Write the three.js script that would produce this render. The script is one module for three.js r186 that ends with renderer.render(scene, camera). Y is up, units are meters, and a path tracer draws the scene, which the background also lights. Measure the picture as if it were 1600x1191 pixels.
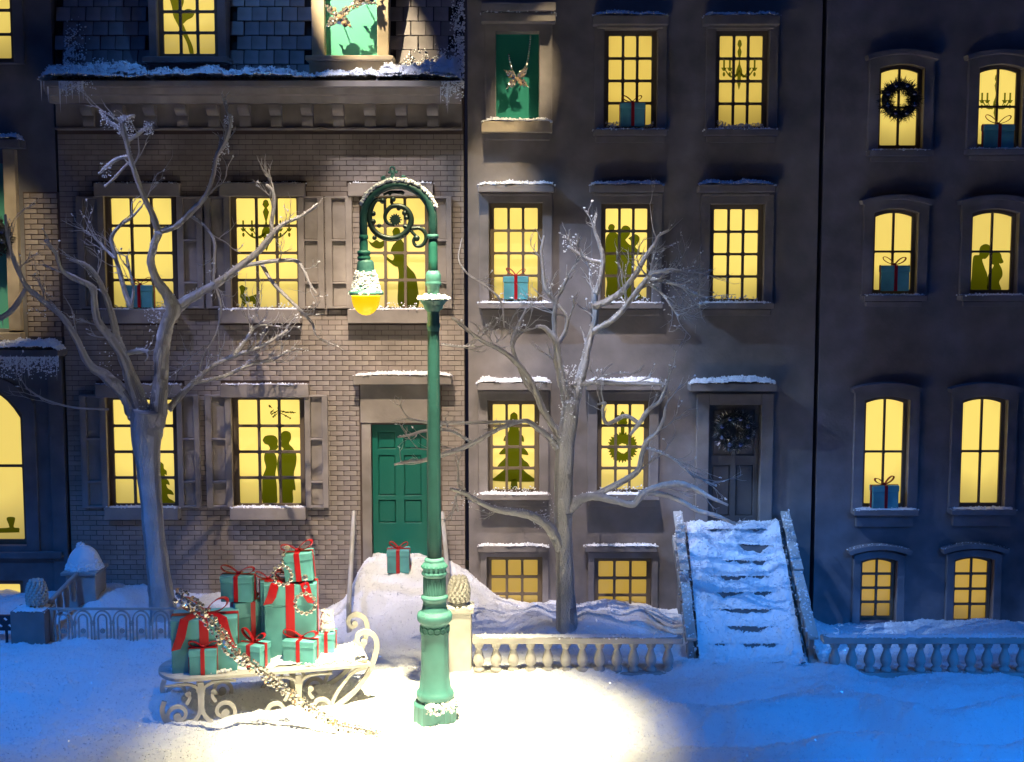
import * as THREE from 'three';
import { mergeGeometries, mergeVertices, toCreasedNormals } from 'three/addons/utils/BufferGeometryUtils.js';
import { RoundedBoxGeometry } from 'three/addons/geometries/RoundedBoxGeometry.js';
import { ImprovedNoise } from 'three/addons/math/ImprovedNoise.js';

// ---------------------------------------------------------------- camera, sky, light
const scene = new THREE.Scene();
const F = 2000, CX = 800, CY = 595.5, PITCH = THREE.MathUtils.degToRad(5.6), EYE = new THREE.Vector3(0, 5.6, 20);
const camera = new THREE.PerspectiveCamera(2 * THREE.MathUtils.radToDeg(Math.atan(CY / F)), 1600 / 1191, 0.1, 300);
camera.position.copy(EYE); camera.rotation.x = -PITCH;
const renderer = new THREE.WebGLRenderer({ antialias: true });
renderer.toneMapping = THREE.LinearToneMapping; renderer.toneMappingExposure = 1;
renderer.shadowMap.enabled = true;
{ // a night sky: nearly black overhead, a little city glow low down
  const W = 64, H = 32, d = new Float32Array(W * H * 4);
  for (let j = 0; j < H; j++) for (let i = 0; i < W; i++) {
    const up = Math.max(0, (j + 0.5) / H - 0.5) * 2, k = (j * W + i) * 4, low = Math.exp(-up * 4);
    d[k] = 0.0032 + 0.004 * low; d[k + 1] = 0.0035 + 0.0035 * low; d[k + 2] = 0.0095 + 0.005 * low; d[k + 3] = 1;
  }
  const t = new THREE.DataTexture(d, W, H, THREE.RGBAFormat, THREE.FloatType);
  t.mapping = THREE.EquirectangularReflectionMapping; t.magFilter = THREE.LinearFilter; t.needsUpdate = true;
  scene.background = t; scene.environment = t;
}
const moon = new THREE.DirectionalLight(new THREE.Color().setRGB(0.008, 0.2, 1), 0.36);
moon.position.set(-4, 22, 6.5); moon.target.position.set(0, 0, 2); moon.castShadow = true; moon.shadow.radius = 8;
Object.assign(moon.shadow.camera, { left: -14, right: 14, top: 14, bottom: -14, near: 1, far: 60 });
moon.shadow.mapSize.set(2048, 2048); scene.add(moon, moon.target);

// unseen display spotlights and some added fills over the scene: [name of the colour, position, aim, candela, half angle, penumbra, softness]
const WARM = [1, 0.85, 0.5], CREAM = [1, 0.8, 0.48], PALE = [1, 0.82, 0.63], BLUE = [0.012, 0.24, 1], COOL = [0.33, 0.55, 1];
const SPOTS = [
  [WARM, [-0.6, 12.4, 7.0], [-0.95, 0, 5.1], 2400, 12.5, 1, 4],
  [PALE, [-2.2, 12.4, 5.4], [-2.1, 2.5, 0], 600, 17, 1, 2.5],
  [CREAM, [-3.7, 12.2, 2.1], [-2.25, 9.15, 0], 310, 12, 0.4, 0.4],
  [CREAM, [1.7, 12.4, 2.2], [0.1, 7.75, -0.1], 190, 6.5, 0.8, 0.4],
  [CREAM, [-0.8, 12.4, 3.6], [-0.2, 6.3, 0], 240, 6.5, 1, 0.6],
  [COOL, [-6.2, 12.4, 3.4], [2.5, 3.3, 0], 400, 10.5, 0.9, 1],
  [BLUE, [8.6, 7.6, 9.4], [4.8, 0.2, 4.4], 70, 32, 1, 2],
  [BLUE, [-8.6, 8.6, 9.0], [-6.8, 0.2, 3.6], 215, 25, 1, 2],
  [[0.1, 0.36, 1], [-4.4, 12.4, 1.0], [-4.2, 8.4, 0.4], 18, 40, 1, 2],
  [CREAM, [-6.0, 12.4, 5.0], [-8.0, 5.3, 0], 260, 7, 0.7, 1],
  [[0.92, 0.88, 1], [-2.6, 12.4, 3.2], [-1.9, 6.6, 0], 130, 10, 1, 0.8],
  [[0.03, 0.3, 1], [2.6, 12.4, 5.6], [3.3, 0.6, 1.8], 120, 11, 1, 2],
  [[1, 0.88, 0.86], [0.6, 12.4, 4.6], [1.0, 2.2, 0], 340, 13, 1, 2.5],  // added fill that lightens the lower wall of the grey house
  [[0.42, 0.5, 1], [-9.0, 11.6, 3.0], [-5.2, 5.4, 1.4], 200, 13, 1, 2],
  [WARM, [-0.7, 12.4, 6.8], [-1.15, 0, 5.5], 1300, 15.5, 1, 4],  // added second warm beam, softens the edge of the sled pool
  [WARM, [-0.7, 12.4, 6.6], [-1.7, 0, 6.6], 150, 20, 1, 4],  // added wide fill for a longer fade around the warm pool
  [BLUE, [7.6, 7.0, 12.6], [5.2, 0, 4.4], 165, 24, 1, 2],  // added low fill, brings out the ridges of the right-hand snow
  [COOL, [-3.4, 12.4, 4.8], [1.5, 4.4, 2.1], 260, 9.5, 1, 1.5],
];

// ---------------------------------------------------------------- helpers
const V3 = (x, y, z) => new THREE.Vector3(x, y, z);
const rng = (seed) => () => { seed = (seed + 0x6d2b79f5) | 0; let t = Math.imul(seed ^ (seed >>> 15), 1 | seed); t = (t + Math.imul(t ^ (t >>> 7), 61 | t)) ^ t; return ((t ^ (t >>> 14)) >>> 0) / 4294967296; };
const R = rng(7), rnd = (a = 0, b = 1) => a + (b - a) * R();
const perlin = new ImprovedNoise(), noise = (x, y, z = 0) => perlin.noise(x, y, z);
const smooth = (x, a, b) => THREE.MathUtils.smoothstep(x, a, b), clamp = THREE.MathUtils.clamp, lerp = THREE.MathUtils.lerp;
// where the sight line through a place in the photograph meets the upright plane z
function P(px, py, z = 0) {
  const dx = (px - CX) / F, dy = -(py - CY) / F, c = Math.cos(PITCH), s = Math.sin(PITCH);
  const t = (EYE.z - z) / (dy * s + c);
  return V3(dx * t, EYE.y + (dy * c - s) * t, z);
}
const mppx = (z, py = 600) => P(901, py, z).x - P(900, py, z).x;
function rectW([x0, y0, x1, y1], z) {
  const my = (y0 + y1) / 2, mx = (x0 + x1) / 2;
  return { x0: P(x0, my, z).x, x1: P(x1, my, z).x, y1: P(mx, y0, z).y, y0: P(mx, y1, z).y };
}
const used = new Map(), origins = new Map();
function numbered(name) { const n = used.get(name) ?? 0; used.set(name, n + 1); return n ? `${name}_${String(n).padStart(3, '0')}` : name; }
function thing(name, label, category, pos = [0, 0, 0], group) {
  const o = new THREE.Group(); o.name = numbered(name); o.position.set(...pos); o.userData = { label, category };
  if (group) o.userData.group = group;
  scene.add(o); return o;
}
const world = (o) => { origins.set(o, o.position.clone()); return o; };   // its parts are given in world coordinates
const partGroup = (name, parent) => { const o = new THREE.Group(); o.name = name; parent.add(o); if (origins.has(parent)) origins.set(o, origins.get(parent)); return o; };
function uvBox(g) { // texture coordinates in metres, by the side that each face looks to
  const p = g.attributes.position, n = g.attributes.normal, uv = new Float32Array(p.count * 2);
  for (let i = 0; i < p.count; i++) {
    const ax = Math.abs(n.getX(i)), ay = Math.abs(n.getY(i)), az = Math.abs(n.getZ(i));
    const [u, v] = az >= ax && az >= ay ? [p.getX(i), p.getY(i)] : ay >= ax ? [p.getX(i), p.getZ(i)] : [p.getZ(i), p.getY(i)];
    uv[i * 2] = u; uv[i * 2 + 1] = v;
  }
  g.setAttribute('uv', new THREE.BufferAttribute(uv, 2)); return g;
}
function mesh(name, geo, mat, parent = scene, keepUV = false) {
  if (Array.isArray(geo)) geo = join(geo);
  if (!keepUV) uvBox(geo);
  const o = origins.get(parent); if (o) geo.translate(-o.x, -o.y, -o.z);
  const m = new THREE.Mesh(geo, mat); m.name = parent === scene ? numbered(name) : name; m.castShadow = m.receiveShadow = true;
  if (o) origins.set(m, o);
  parent.add(m); return m;
}
function join(list) {
  return mergeGeometries(list.map((g) => { const k = g.index ? g.toNonIndexed() : g; for (const a of Object.keys(k.attributes)) if (!['position', 'normal'].includes(a)) k.deleteAttribute(a); return k; }));
}
const structure = (m) => { m.userData.kind = 'structure'; return m; };
const stuff = (m) => { m.userData.kind = 'stuff'; return m; };
function box(x0, x1, y0, y1, z0, z1, r = 0.012) {
  const w = Math.abs(x1 - x0), h = Math.abs(y1 - y0), d = Math.abs(z1 - z0);
  return new RoundedBoxGeometry(w, h, d, 1, Math.min(r, w / 3, h / 3, d / 3)).translate((x0 + x1) / 2, (y0 + y1) / 2, (z0 + z1) / 2);
}
function rectShape(x0, x1, y0, y1, sag = 0, path = new THREE.Shape()) { // sag: rise of a segmental arch at the top
  path.moveTo(x0, y0); path.lineTo(x1, y0); path.lineTo(x1, y1 - sag);
  if (sag) for (let i = 1; i < 16; i++) { const t = i / 16, u = 2 * t - 1; path.lineTo(lerp(x1, x0, t), y1 - sag * u * u); }
  path.lineTo(x0, y1 - sag); path.lineTo(x0, y0); return path;
}
function roundRect(x0, x1, y0, y1, r) {
  const p = new THREE.Path();
  p.moveTo(x0 + r, y0); p.lineTo(x1 - r, y0); p.quadraticCurveTo(x1, y0, x1, y0 + r); p.lineTo(x1, y1 - r); p.quadraticCurveTo(x1, y1, x1 - r, y1);
  p.lineTo(x0 + r, y1); p.quadraticCurveTo(x0, y1, x0, y1 - r); p.lineTo(x0, y0 + r); p.quadraticCurveTo(x0, y0, x0 + r, y0); return p;
}
function plate(shape, z0, z1, bevel = 0) {
  const b = bevel, g = new THREE.ExtrudeGeometry(shape, { depth: z1 - z0 - 2 * b, bevelEnabled: b > 0, bevelSize: b, bevelThickness: b, bevelOffset: -b, bevelSegments: 1, curveSegments: 5 });
  return g.translate(0, 0, z0 + b);
}
function profileX(pts, x0, x1) { // a moulding: outline of [z, y], run along x
  const s = new THREE.Shape(pts.map(([z, y]) => new THREE.Vector2(-z, y)));
  const g = new THREE.ExtrudeGeometry(s, { depth: x1 - x0, bevelEnabled: false });
  return g.rotateY(Math.PI / 2).translate(x0, 0, 0);
}
function band(pts, w, d, z = 0) { // a flat strip of width w along a 2D path, d thick, standing in the plane z
  const n = pts.length, pos = [], q = [];
  for (let i = 0; i < n; i++) {
    const a = pts[Math.max(0, i - 1)], b = pts[Math.min(n - 1, i + 1)], l = Math.hypot(b[0] - a[0], b[1] - a[1]) || 1, k = (Array.isArray(w) ? w[0] + (w[1] - w[0]) * i / (n - 1) : typeof w === 'function' ? w(i / (n - 1)) : w) / 2;
    const nx = -(b[1] - a[1]) / l * k, ny = (b[0] - a[0]) / l * k, [x, y] = pts[i];
    q.push([[x + nx, y + ny, z - d / 2], [x - nx, y - ny, z - d / 2], [x - nx, y - ny, z + d / 2], [x + nx, y + ny, z + d / 2]]);
  }
  const face = (a, b, c, e) => pos.push(...a, ...b, ...c, ...a, ...c, ...e);
  for (let i = 0; i < n - 1; i++) for (let k = 0; k < 4; k++) { const l = (k + 1) % 4; face(q[i][k], q[i][l], q[i + 1][l], q[i + 1][k]); }
  face(q[0][3], q[0][2], q[0][1], q[0][0]); face(q[n - 1][0], q[n - 1][1], q[n - 1][2], q[n - 1][3]);
  const g = new THREE.BufferGeometry(); g.setAttribute('position', new THREE.Float32BufferAttribute(pos, 3)); return toCreasedNormals(g, 0.7);
}
const spline2 = (pts, n = 40) => new THREE.SplineCurve(pts.map((p) => new THREE.Vector2(p[0], p[1]))).getPoints(n).map((p) => [p.x, p.y]);
const spiral = (cx, cy, r0, r1, a0, a1, n = 40) => Array.from({ length: n + 1 }, (_, i) => { const t = i / n, a = a0 + (a1 - a0) * t, r = r0 + (r1 - r0) * t; return [cx + r * Math.cos(a), cy + r * Math.sin(a)]; });
function tube(points, radii, seg = 7, step = 0.07, rough = 0) { // a tapering round limb
  const c = new THREE.CatmullRomCurve3(points, false, 'centripetal'), L = c.getLength(), n = clamp(Math.ceil(L / step), 3, 120), pos = [], idx = [], nr = radii.length - 1;
  let up = V3(0.3, 0.2, 1).normalize();
  for (let i = 0; i <= n; i++) {
    const t = i / n, p = c.getPoint(t), tan = c.getTangent(t), f = Math.min(t * nr, nr - 1e-6), k = Math.floor(f);
    let r = lerp(radii[k], radii[k + 1], f - k);
    const a = up.clone().addScaledVector(tan, -up.dot(tan)).normalize(), b = V3().crossVectors(tan, a); up = a;
    for (let j = 0; j < seg; j++) {
      const th = j / seg * Math.PI * 2, rr = r * (1 + rough * (0.65 * noise(p.x * 6 + Math.cos(th) * 1.5, p.y * 5, p.z * 6 + Math.sin(th) * 1.5) + 0.35 * noise(p.x * 19 + Math.cos(th) * 2, p.y * 17, p.z * 19 + Math.sin(th) * 2)));
      pos.push(p.x + (a.x * Math.cos(th) + b.x * Math.sin(th)) * rr, p.y + (a.y * Math.cos(th) + b.y * Math.sin(th)) * rr, p.z + (a.z * Math.cos(th) + b.z * Math.sin(th)) * rr);
    }
    if (i) for (let j = 0; j < seg; j++) { const s = (i - 1) * seg + j, e = (i - 1) * seg + (j + 1) % seg; idx.push(s, e, s + seg, e, e + seg, s + seg); }
  }
  const end = pos.length / 3, e = c.getPoint(1), s0 = c.getPoint(0); pos.push(e.x, e.y, e.z, s0.x, s0.y, s0.z);
  for (let j = 0; j < seg; j++) { idx.push(n * seg + j, n * seg + (j + 1) % seg, end, (j + 1) % seg, j, end + 1); }
  const g = new THREE.BufferGeometry(); g.setAttribute('position', new THREE.Float32BufferAttribute(pos, 3)); g.setIndex(idx); g.computeVertexNormals(); return g;
}
const lathe = (prof, seg = 32) => new THREE.LatheGeometry(prof.map(([r, y]) => new THREE.Vector2(Math.max(r, 0.0005), y)), seg);
const ICO = new THREE.IcosahedronGeometry(1, 0), ICO1 = new THREE.IcosahedronGeometry(1, 1);
function crumbs(places, lo, hi) { // loose lumps of snow: [x, y, z] each
  const out = [], m = new THREE.Matrix4(), q = new THREE.Quaternion();
  for (const p of places) {
    const s = rnd(lo, hi); q.setFromEuler(new THREE.Euler(rnd(0, 6), rnd(0, 6), rnd(0, 6)));
    out.push(ICO.clone().applyMatrix4(m.compose(V3(...p), q, V3(s * rnd(0.7, 1.3), s * rnd(0.6, 1), s * rnd(0.7, 1.3)))));
  }
  return join(out);
}
function snowCap(x0, x1, y, z0, z1, h, dense = 1) { // snow lying on a ledge
  const nx = Math.max(6, Math.ceil((x1 - x0) / 0.035)), nz = 9, pos = [], idx = [], sp = [], seed = rnd(0, 99);
  for (let i = 0; i <= nx; i++) for (let j = 0; j <= nz; j++) {
    const u = i / nx, v = j / nz, x = lerp(x0, x1, u), end = Math.sqrt(clamp(Math.min(u, 1 - u) * (x1 - x0) / 0.12, 0, 1)), pr = Math.pow(Math.sin(Math.PI * clamp(v * 0.92 + 0.02, 0, 1)), 0.55);
    const k = h * (0.55 + 0.7 * (noise(x * 2.3, seed) + 0.5) * 0.8 + 0.35 * noise(x * 9, v * 4, seed) + 0.2 * noise(x * 26, v * 9, seed));
    pos.push(x, y - 0.01 + Math.max(0.012, k) * pr * end, lerp(z0, z1, v) + (v > 0.4 ? 0.035 * noise(x * 7, seed + 5) + 0.02 * noise(x * 25, seed + 8) : 0));
  }
  for (let i = 0; i < nx; i++) for (let j = 0; j < nz; j++) { const a = i * (nz + 1) + j, b = a + nz + 1; idx.push(a, a + 1, b, b, a + 1, b + 1); }
  const g = new THREE.BufferGeometry(); g.setAttribute('position', new THREE.Float32BufferAttribute(pos, 3)); g.setIndex(idx); g.computeVertexNormals();
  for (let k = 0; k < (x1 - x0) * 110 * dense; k++) {
    const i = Math.floor(rnd(0, nx + 1)), j = Math.floor(rnd(1, nz + 1)), o = (i * (nz + 1) + j) * 3;
    sp.push([pos[o] + rnd(-0.02, 0.02), pos[o + 1] + rnd(-0.004, 0.008), pos[o + 2] + rnd(-0.01, 0.015)]);
  }
  return [g, crumbs(sp, 0.006, 0.02)];
}
function icicles(x0, x1, y, z, n, lo, hi) {
  return Array.from({ length: n }, () => { const l = rnd(lo, hi), r = rnd(0.008, 0.018); return new THREE.ConeGeometry(r, l, 6, 3).rotateX(Math.PI).translate(rnd(x0, x1), y - l / 2, z + rnd(-0.03, 0.03)); });
}

// ---------------------------------------------------------------- materials
function noiseTexture(size, fn, color = false) {
  const d = new Uint8Array(size * size * 4);
  for (let j = 0; j < size; j++) for (let i = 0; i < size; i++) { const v = clamp(fn(i / size, j / size), 0, 1) * 255, k = (j * size + i) * 4; d[k] = d[k + 1] = d[k + 2] = v; d[k + 3] = 255; }
  const t = new THREE.DataTexture(d, size, size); t.wrapS = t.wrapT = THREE.RepeatWrapping; t.magFilter = THREE.LinearFilter; if (color) t.colorSpace = THREE.SRGBColorSpace; t.needsUpdate = true; return t;
}
const tileN = (u, v, f, s) => { // noise that repeats over the unit square
  const n = (a, b) => noise(a * f + s, b * f + s * 1.7, s);
  return n(u, v) * (1 - u) * (1 - v) + n(u - 1, v) * u * (1 - v) + n(u, v - 1) * (1 - u) * v + n(u - 1, v - 1) * u * v;
};
const W1 = rng(3), speck = new Float32Array(256 * 256).map(() => W1());
const plasterBump = noiseTexture(256, (u, v) => 0.5 + 0.35 * tileN(u, v, 24, 3.1) + 0.25 * tileN(u, v, 9, 1.2) + 0.2 * (speck[Math.floor(v * 255) * 256 + Math.floor(u * 255)] - 0.5));
const mottle = noiseTexture(256, (u, v) => 0.86 + 0.2 * tileN(u, v, 3, 7.3) + 0.15 * tileN(u, v, 9, 2.2) + 0.05 * tileN(u, v, 30, 5.5), true); mottle.repeat.set(0.37, 0.37);
const barkBump = plasterBump.clone(); barkBump.repeat.set(3.2, 0.8); barkBump.needsUpdate = true;
const snowBump = noiseTexture(256, (u, v) => 0.5 + 0.3 * tileN(u, v, 16, 4.4) + 0.3 * tileN(u, v, 40, 6.1) + 0.5 * (speck[Math.floor(v * 255) * 256 + Math.floor(u * 255)] - 0.5)); snowBump.repeat.set(1.3, 1.3);
const glowMap = noiseTexture(128, (u, v) => { const e = Math.min(1, 0.9 + 0.2 * Math.exp(-((u - 0.5) ** 2 * 4 + (v - 0.6) ** 2 * 4)) - 0.2 * smooth(0.4 - v, 0, 0.4)); return e + 0.03 * tileN(u, v, 5, 9.9); }, true);
const rgb = (r, g, b) => new THREE.Color().setRGB(r, g, b);
const std = (c, roughness = 0.7, o = {}) => new THREE.MeshStandardMaterial({ color: rgb(...c), roughness, ...o });
const phys = (c, roughness, o = {}) => new THREE.MeshPhysicalMaterial({ color: rgb(...c), roughness, ...o });
const painted = (c, o = {}) => std(c, 0.75, { map: mottle, bumpMap: plasterBump, bumpScale: 0.004, ...o });
const M = {
  brick: [[0.46, 0.385, 0.33], [0.43, 0.363, 0.315], [0.48, 0.405, 0.345], [0.445, 0.372, 0.322]].map((c) => painted(c)),
  mortar: std([0.12, 0.085, 0.072], 0.95), cream: painted([0.42, 0.37, 0.325]), creamTrim: painted([0.44, 0.385, 0.34]), jewelFrame: painted([0.6, 0.5, 0.36]),
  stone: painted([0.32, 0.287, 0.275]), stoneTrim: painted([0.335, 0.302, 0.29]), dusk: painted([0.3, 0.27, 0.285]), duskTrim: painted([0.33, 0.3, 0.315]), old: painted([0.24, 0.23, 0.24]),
  shingle: [[0.3, 0.28, 0.29], [0.27, 0.25, 0.265], [0.33, 0.305, 0.31]].map((c) => painted(c)), gap: std([0.02, 0.018, 0.02], 0.95),
  grille: std([0.16, 0.12, 0.08], 0.6, { bumpMap: plasterBump, bumpScale: 0.002 }), dark: std([0.02, 0.02, 0.022], 0.7),
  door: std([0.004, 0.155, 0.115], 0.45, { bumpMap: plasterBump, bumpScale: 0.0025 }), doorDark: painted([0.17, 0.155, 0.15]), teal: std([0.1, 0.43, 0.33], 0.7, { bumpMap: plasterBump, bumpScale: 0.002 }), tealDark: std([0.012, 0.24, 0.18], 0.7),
  snow: std([0.86, 0.875, 0.89], 0.92, { bumpMap: snowBump, bumpScale: 0.01 }), crumb: std([0.88, 0.89, 0.9], 0.85), ice: phys([0.85, 0.9, 0.95], 0.12, { transmission: 0.4, thickness: 0.02, ior: 1.31 }),
  white: std([0.72, 0.69, 0.63], 0.5, { map: mottle, bumpMap: plasterBump, bumpScale: 0.003 }), baluster: painted([0.6, 0.57, 0.53]),
  bark: std([0.84, 0.81, 0.79], 0.9, { map: mottle, bumpMap: barkBump, bumpScale: 0.035 }),
  verdigrisShaded: std([0.022, 0.1, 0.098], 0.42, { map: mottle, bumpMap: plasterBump, bumpScale: 0.005 }), verdigris: std([0.075, 0.26, 0.25], 0.5, { map: mottle, bumpMap: plasterBump, bumpScale: 0.004 }), verdigrisDeep: std([0.02, 0.14, 0.115], 0.45, { bumpMap: plasterBump, bumpScale: 0.003 }), scroll: std([0.006, 0.02, 0.018], 0.45),  // pole, arch and scroll: the same green with shade put into its colour
  box: std([0.15, 0.53, 0.56], 0.55, { map: mottle }), lid: std([0.17, 0.58, 0.61], 0.5, { map: mottle }), ribbon: phys([0.45, 0.006, 0.012], 0.38, { sheen: 0.6, sheenRoughness: 0.4, sheenColor: rgb(1, 0.3, 0.3), side: THREE.DoubleSide }),
  gem: phys([0.92, 0.86, 0.78], 0.08, { metalness: 0.85, clearcoat: 1, clearcoatRoughness: 0.03, flatShading: true }), gemWarm: phys([0.95, 0.68, 0.45], 0.12, { metalness: 0.7, clearcoat: 1, flatShading: true }), silver: std([0.8, 0.78, 0.74], 0.22, { metalness: 1 }),
  cutout: phys([0.1, 0.135, 0.012], 0.95, { transmission: 0.96, thickness: 0, specularIntensity: 0.1, side: THREE.DoubleSide }),
  cutoutDim: phys([0.16, 0.2, 0.04], 0.95, { transmission: 0.96, thickness: 0, specularIntensity: 0.1, side: THREE.DoubleSide }),
  pine: std([0.012, 0.016, 0.014], 0.75), bauble: phys([0.08, 0.1, 0.2], 0.12, { metalness: 0.8, clearcoat: 1 }), iron: std([0.03, 0.035, 0.05], 0.5),
};
const glow = (c, k) => new THREE.MeshStandardMaterial({ color: rgb(0.25, 0.2, 0.1), roughness: 0.6, emissive: rgb(...c), emissiveIntensity: k, emissiveMap: glowMap });
const LIT = { bright: glow([1, 0.755, 0.165], 1.1), mid: glow([1, 0.74, 0.16], 0.9), dim: glow([1, 0.7, 0.13], 0.76), low: glow([0.9, 0.56, 0.08], 0.52) };

// ---------------------------------------------------------------- the ground
const stoopX = P(626, 870, 0.4).x, stairX = 3.3;
function groundY(x, z) {
  let h = 0.035 * noise(x * 0.7, z * 0.9, 3) + 0.05 * noise(x * 0.33, z * 0.5, 8);
  h += 0.86 * smooth(2.7 - z, 0, 2.6) * Math.exp(-Math.pow(x < stoopX ? Math.max(0, stoopX - 0.5 - x) / 0.32 : Math.max(0, x - stoopX - 0.55) / (0.75 + 0.2 * z), 2));     // drift up to the green door
  h += 0.26 * smooth(-x, 3.4, 4.6) * (1 - smooth(z, 3.0, 5.2));                                                             // bank behind the left fence
  h += 0.3 * Math.exp(-(((x + 6.15) / 0.55) ** 2) - ((z - 0.9) / 0.9) ** 2);
  h += 0.2 * smooth(x, -0.3, 0.4) * (1 - smooth(x, 1.9, 2.5)) * Math.exp(-(((z - 0.9) / 1.0) ** 2)) * (1 + 0.6 * noise(x * 2.2, z, 1));
  h += 0.24 * Math.exp(-(((x - 1.0) / 0.8) ** 2) - ((z - 1.9) / 0.6) ** 2);
  h -= 0.26 * smooth(x, 4.3, 5.2) * (1 - smooth(z, 1.2, 3.0)); h += 0.34 * Math.exp(-(((x - 7.3) / 1.0) ** 2) - ((z - 1.2) / 0.9) ** 2);
  const right = smooth(x, 0.8, 3.0) * smooth(z, 3.6, 4.2);
  h += right * 0.17 * (Math.sin(z * 4.2 + 1.3 * noise(x * 0.6, z * 0.3, 2) * 3 + x * 0.22) + 0.4 * noise(x * 1.1, z * 1.8, 6));
  h += 0.05 * smooth(-x, 3.5, 5.5) * smooth(z, 3, 4) * Math.sin(z * 3.1 + x * 0.9) + 0.06 * noise(x * 1.3, z * 1.6, 12);
  if (x > 1.9 && x < 4.8) h += 0.1 * Math.exp(-(((z - 3.3) / 0.45) ** 2)) * smooth(x, 1.9, 2.4) * (1 - smooth(x, 4.4, 4.8));
  h += 0.045 * noise(x * 2.3, z * 2.6, 31) + 0.03 * noise(x * 5, z * 5.6, 21) + 0.018 * noise(x * 12, z * 13, 5) + 0.012 * noise(x * 31, z * 33, 9);
  h += 0.05 * noise(x * 3.1, z * 2.4, 41) * smooth(2.6 - z, 0, 0.8) * smooth(-x, -2.2, -1.8);
  return h;
}
{
  const axis = (a, b, lo, hi, fine) => { const o = []; for (let v = -45; v < a; v += 3) o.push(v); for (let v = a; v <= b; v += fine) o.push(v); for (let v = b + 2; v <= 45; v += 3) o.push(v); return o.filter((v) => v >= lo && v <= hi); };
  const xs = axis(-9.2, 9.2, -45, 45, 0.034), zs = axis(-0.6, 7.4, -3.7, 45, 0.034), pos = [], idx = [];
  for (const z of zs) for (const x of xs) pos.push(x, groundY(x, z), z);
  const n = xs.length;
  for (let j = 0; j < zs.length - 1; j++) for (let i = 0; i < n - 1; i++) { const a = j * n + i; idx.push(a, a + n, a + 1, a + 1, a + n, a + n + 1); }
  const g = new THREE.BufferGeometry(); g.setAttribute('position', new THREE.Float32BufferAttribute(pos, 3)); g.setIndex(idx); g.computeVertexNormals();
  const uv = new Float32Array(pos.length / 3 * 2); for (let i = 0; i < pos.length / 3; i++) { uv[i * 2] = pos[i * 3]; uv[i * 2 + 1] = pos[i * 3 + 2]; }
  g.setAttribute('uv', new THREE.BufferAttribute(uv, 2));
  structure(mesh('snowy_ground', g, M.snow, scene, true)).userData.label = 'powdery white snow covering the ground in front of the houses';
  // loose flakes and glitter on the snow
  const m4 = new THREE.Matrix4(), q = new THREE.Quaternion(), r = rng(77), im = new THREE.InstancedMesh(ICO, M.crumb, 22000);
  const spread = (k) => { const z = 7.2 - Math.pow(r(), 0.8) * 7.2; const half = (20 - z) * 0.42; return [(r() * 2 - 1) * half, z]; };
  for (let i = 0; i < im.count; i++) {
    const [x, z] = spread(), s = 0.005 + 0.009 * r() * r(); q.setFromEuler(new THREE.Euler(r() * 6, r() * 6, r() * 6));
    im.setMatrixAt(i, m4.compose(V3(x, groundY(x, z) + s * 0.05, z), q, V3(s, s * 0.8, s)));
  }
  im.name = 'snow_crumbs'; im.userData = { kind: 'stuff', label: 'loose crumbs of snow scattered over the snowy ground' }; scene.add(im);
  const fl = new THREE.InstancedMesh(new THREE.OctahedronGeometry(1), phys([0.95, 0.96, 1], 0.16, { ior: 2.33, flatShading: true }), 30000);
  for (let i = 0; i < fl.count; i++) {
    const [x, z] = spread(), s = 0.008 + 0.007 * r(); q.setFromEuler(new THREE.Euler(r() * 6, r() * 6, r() * 6));
    fl.setMatrixAt(i, m4.compose(V3(x, groundY(x, z) + 0.003, z), q, V3(s, s * 0.35, s)));
  }
  fl.name = 'snow_glitter'; fl.userData = { kind: 'stuff', label: 'sparkling flakes of glitter lying on the snow' }; scene.add(fl);
}

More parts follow.
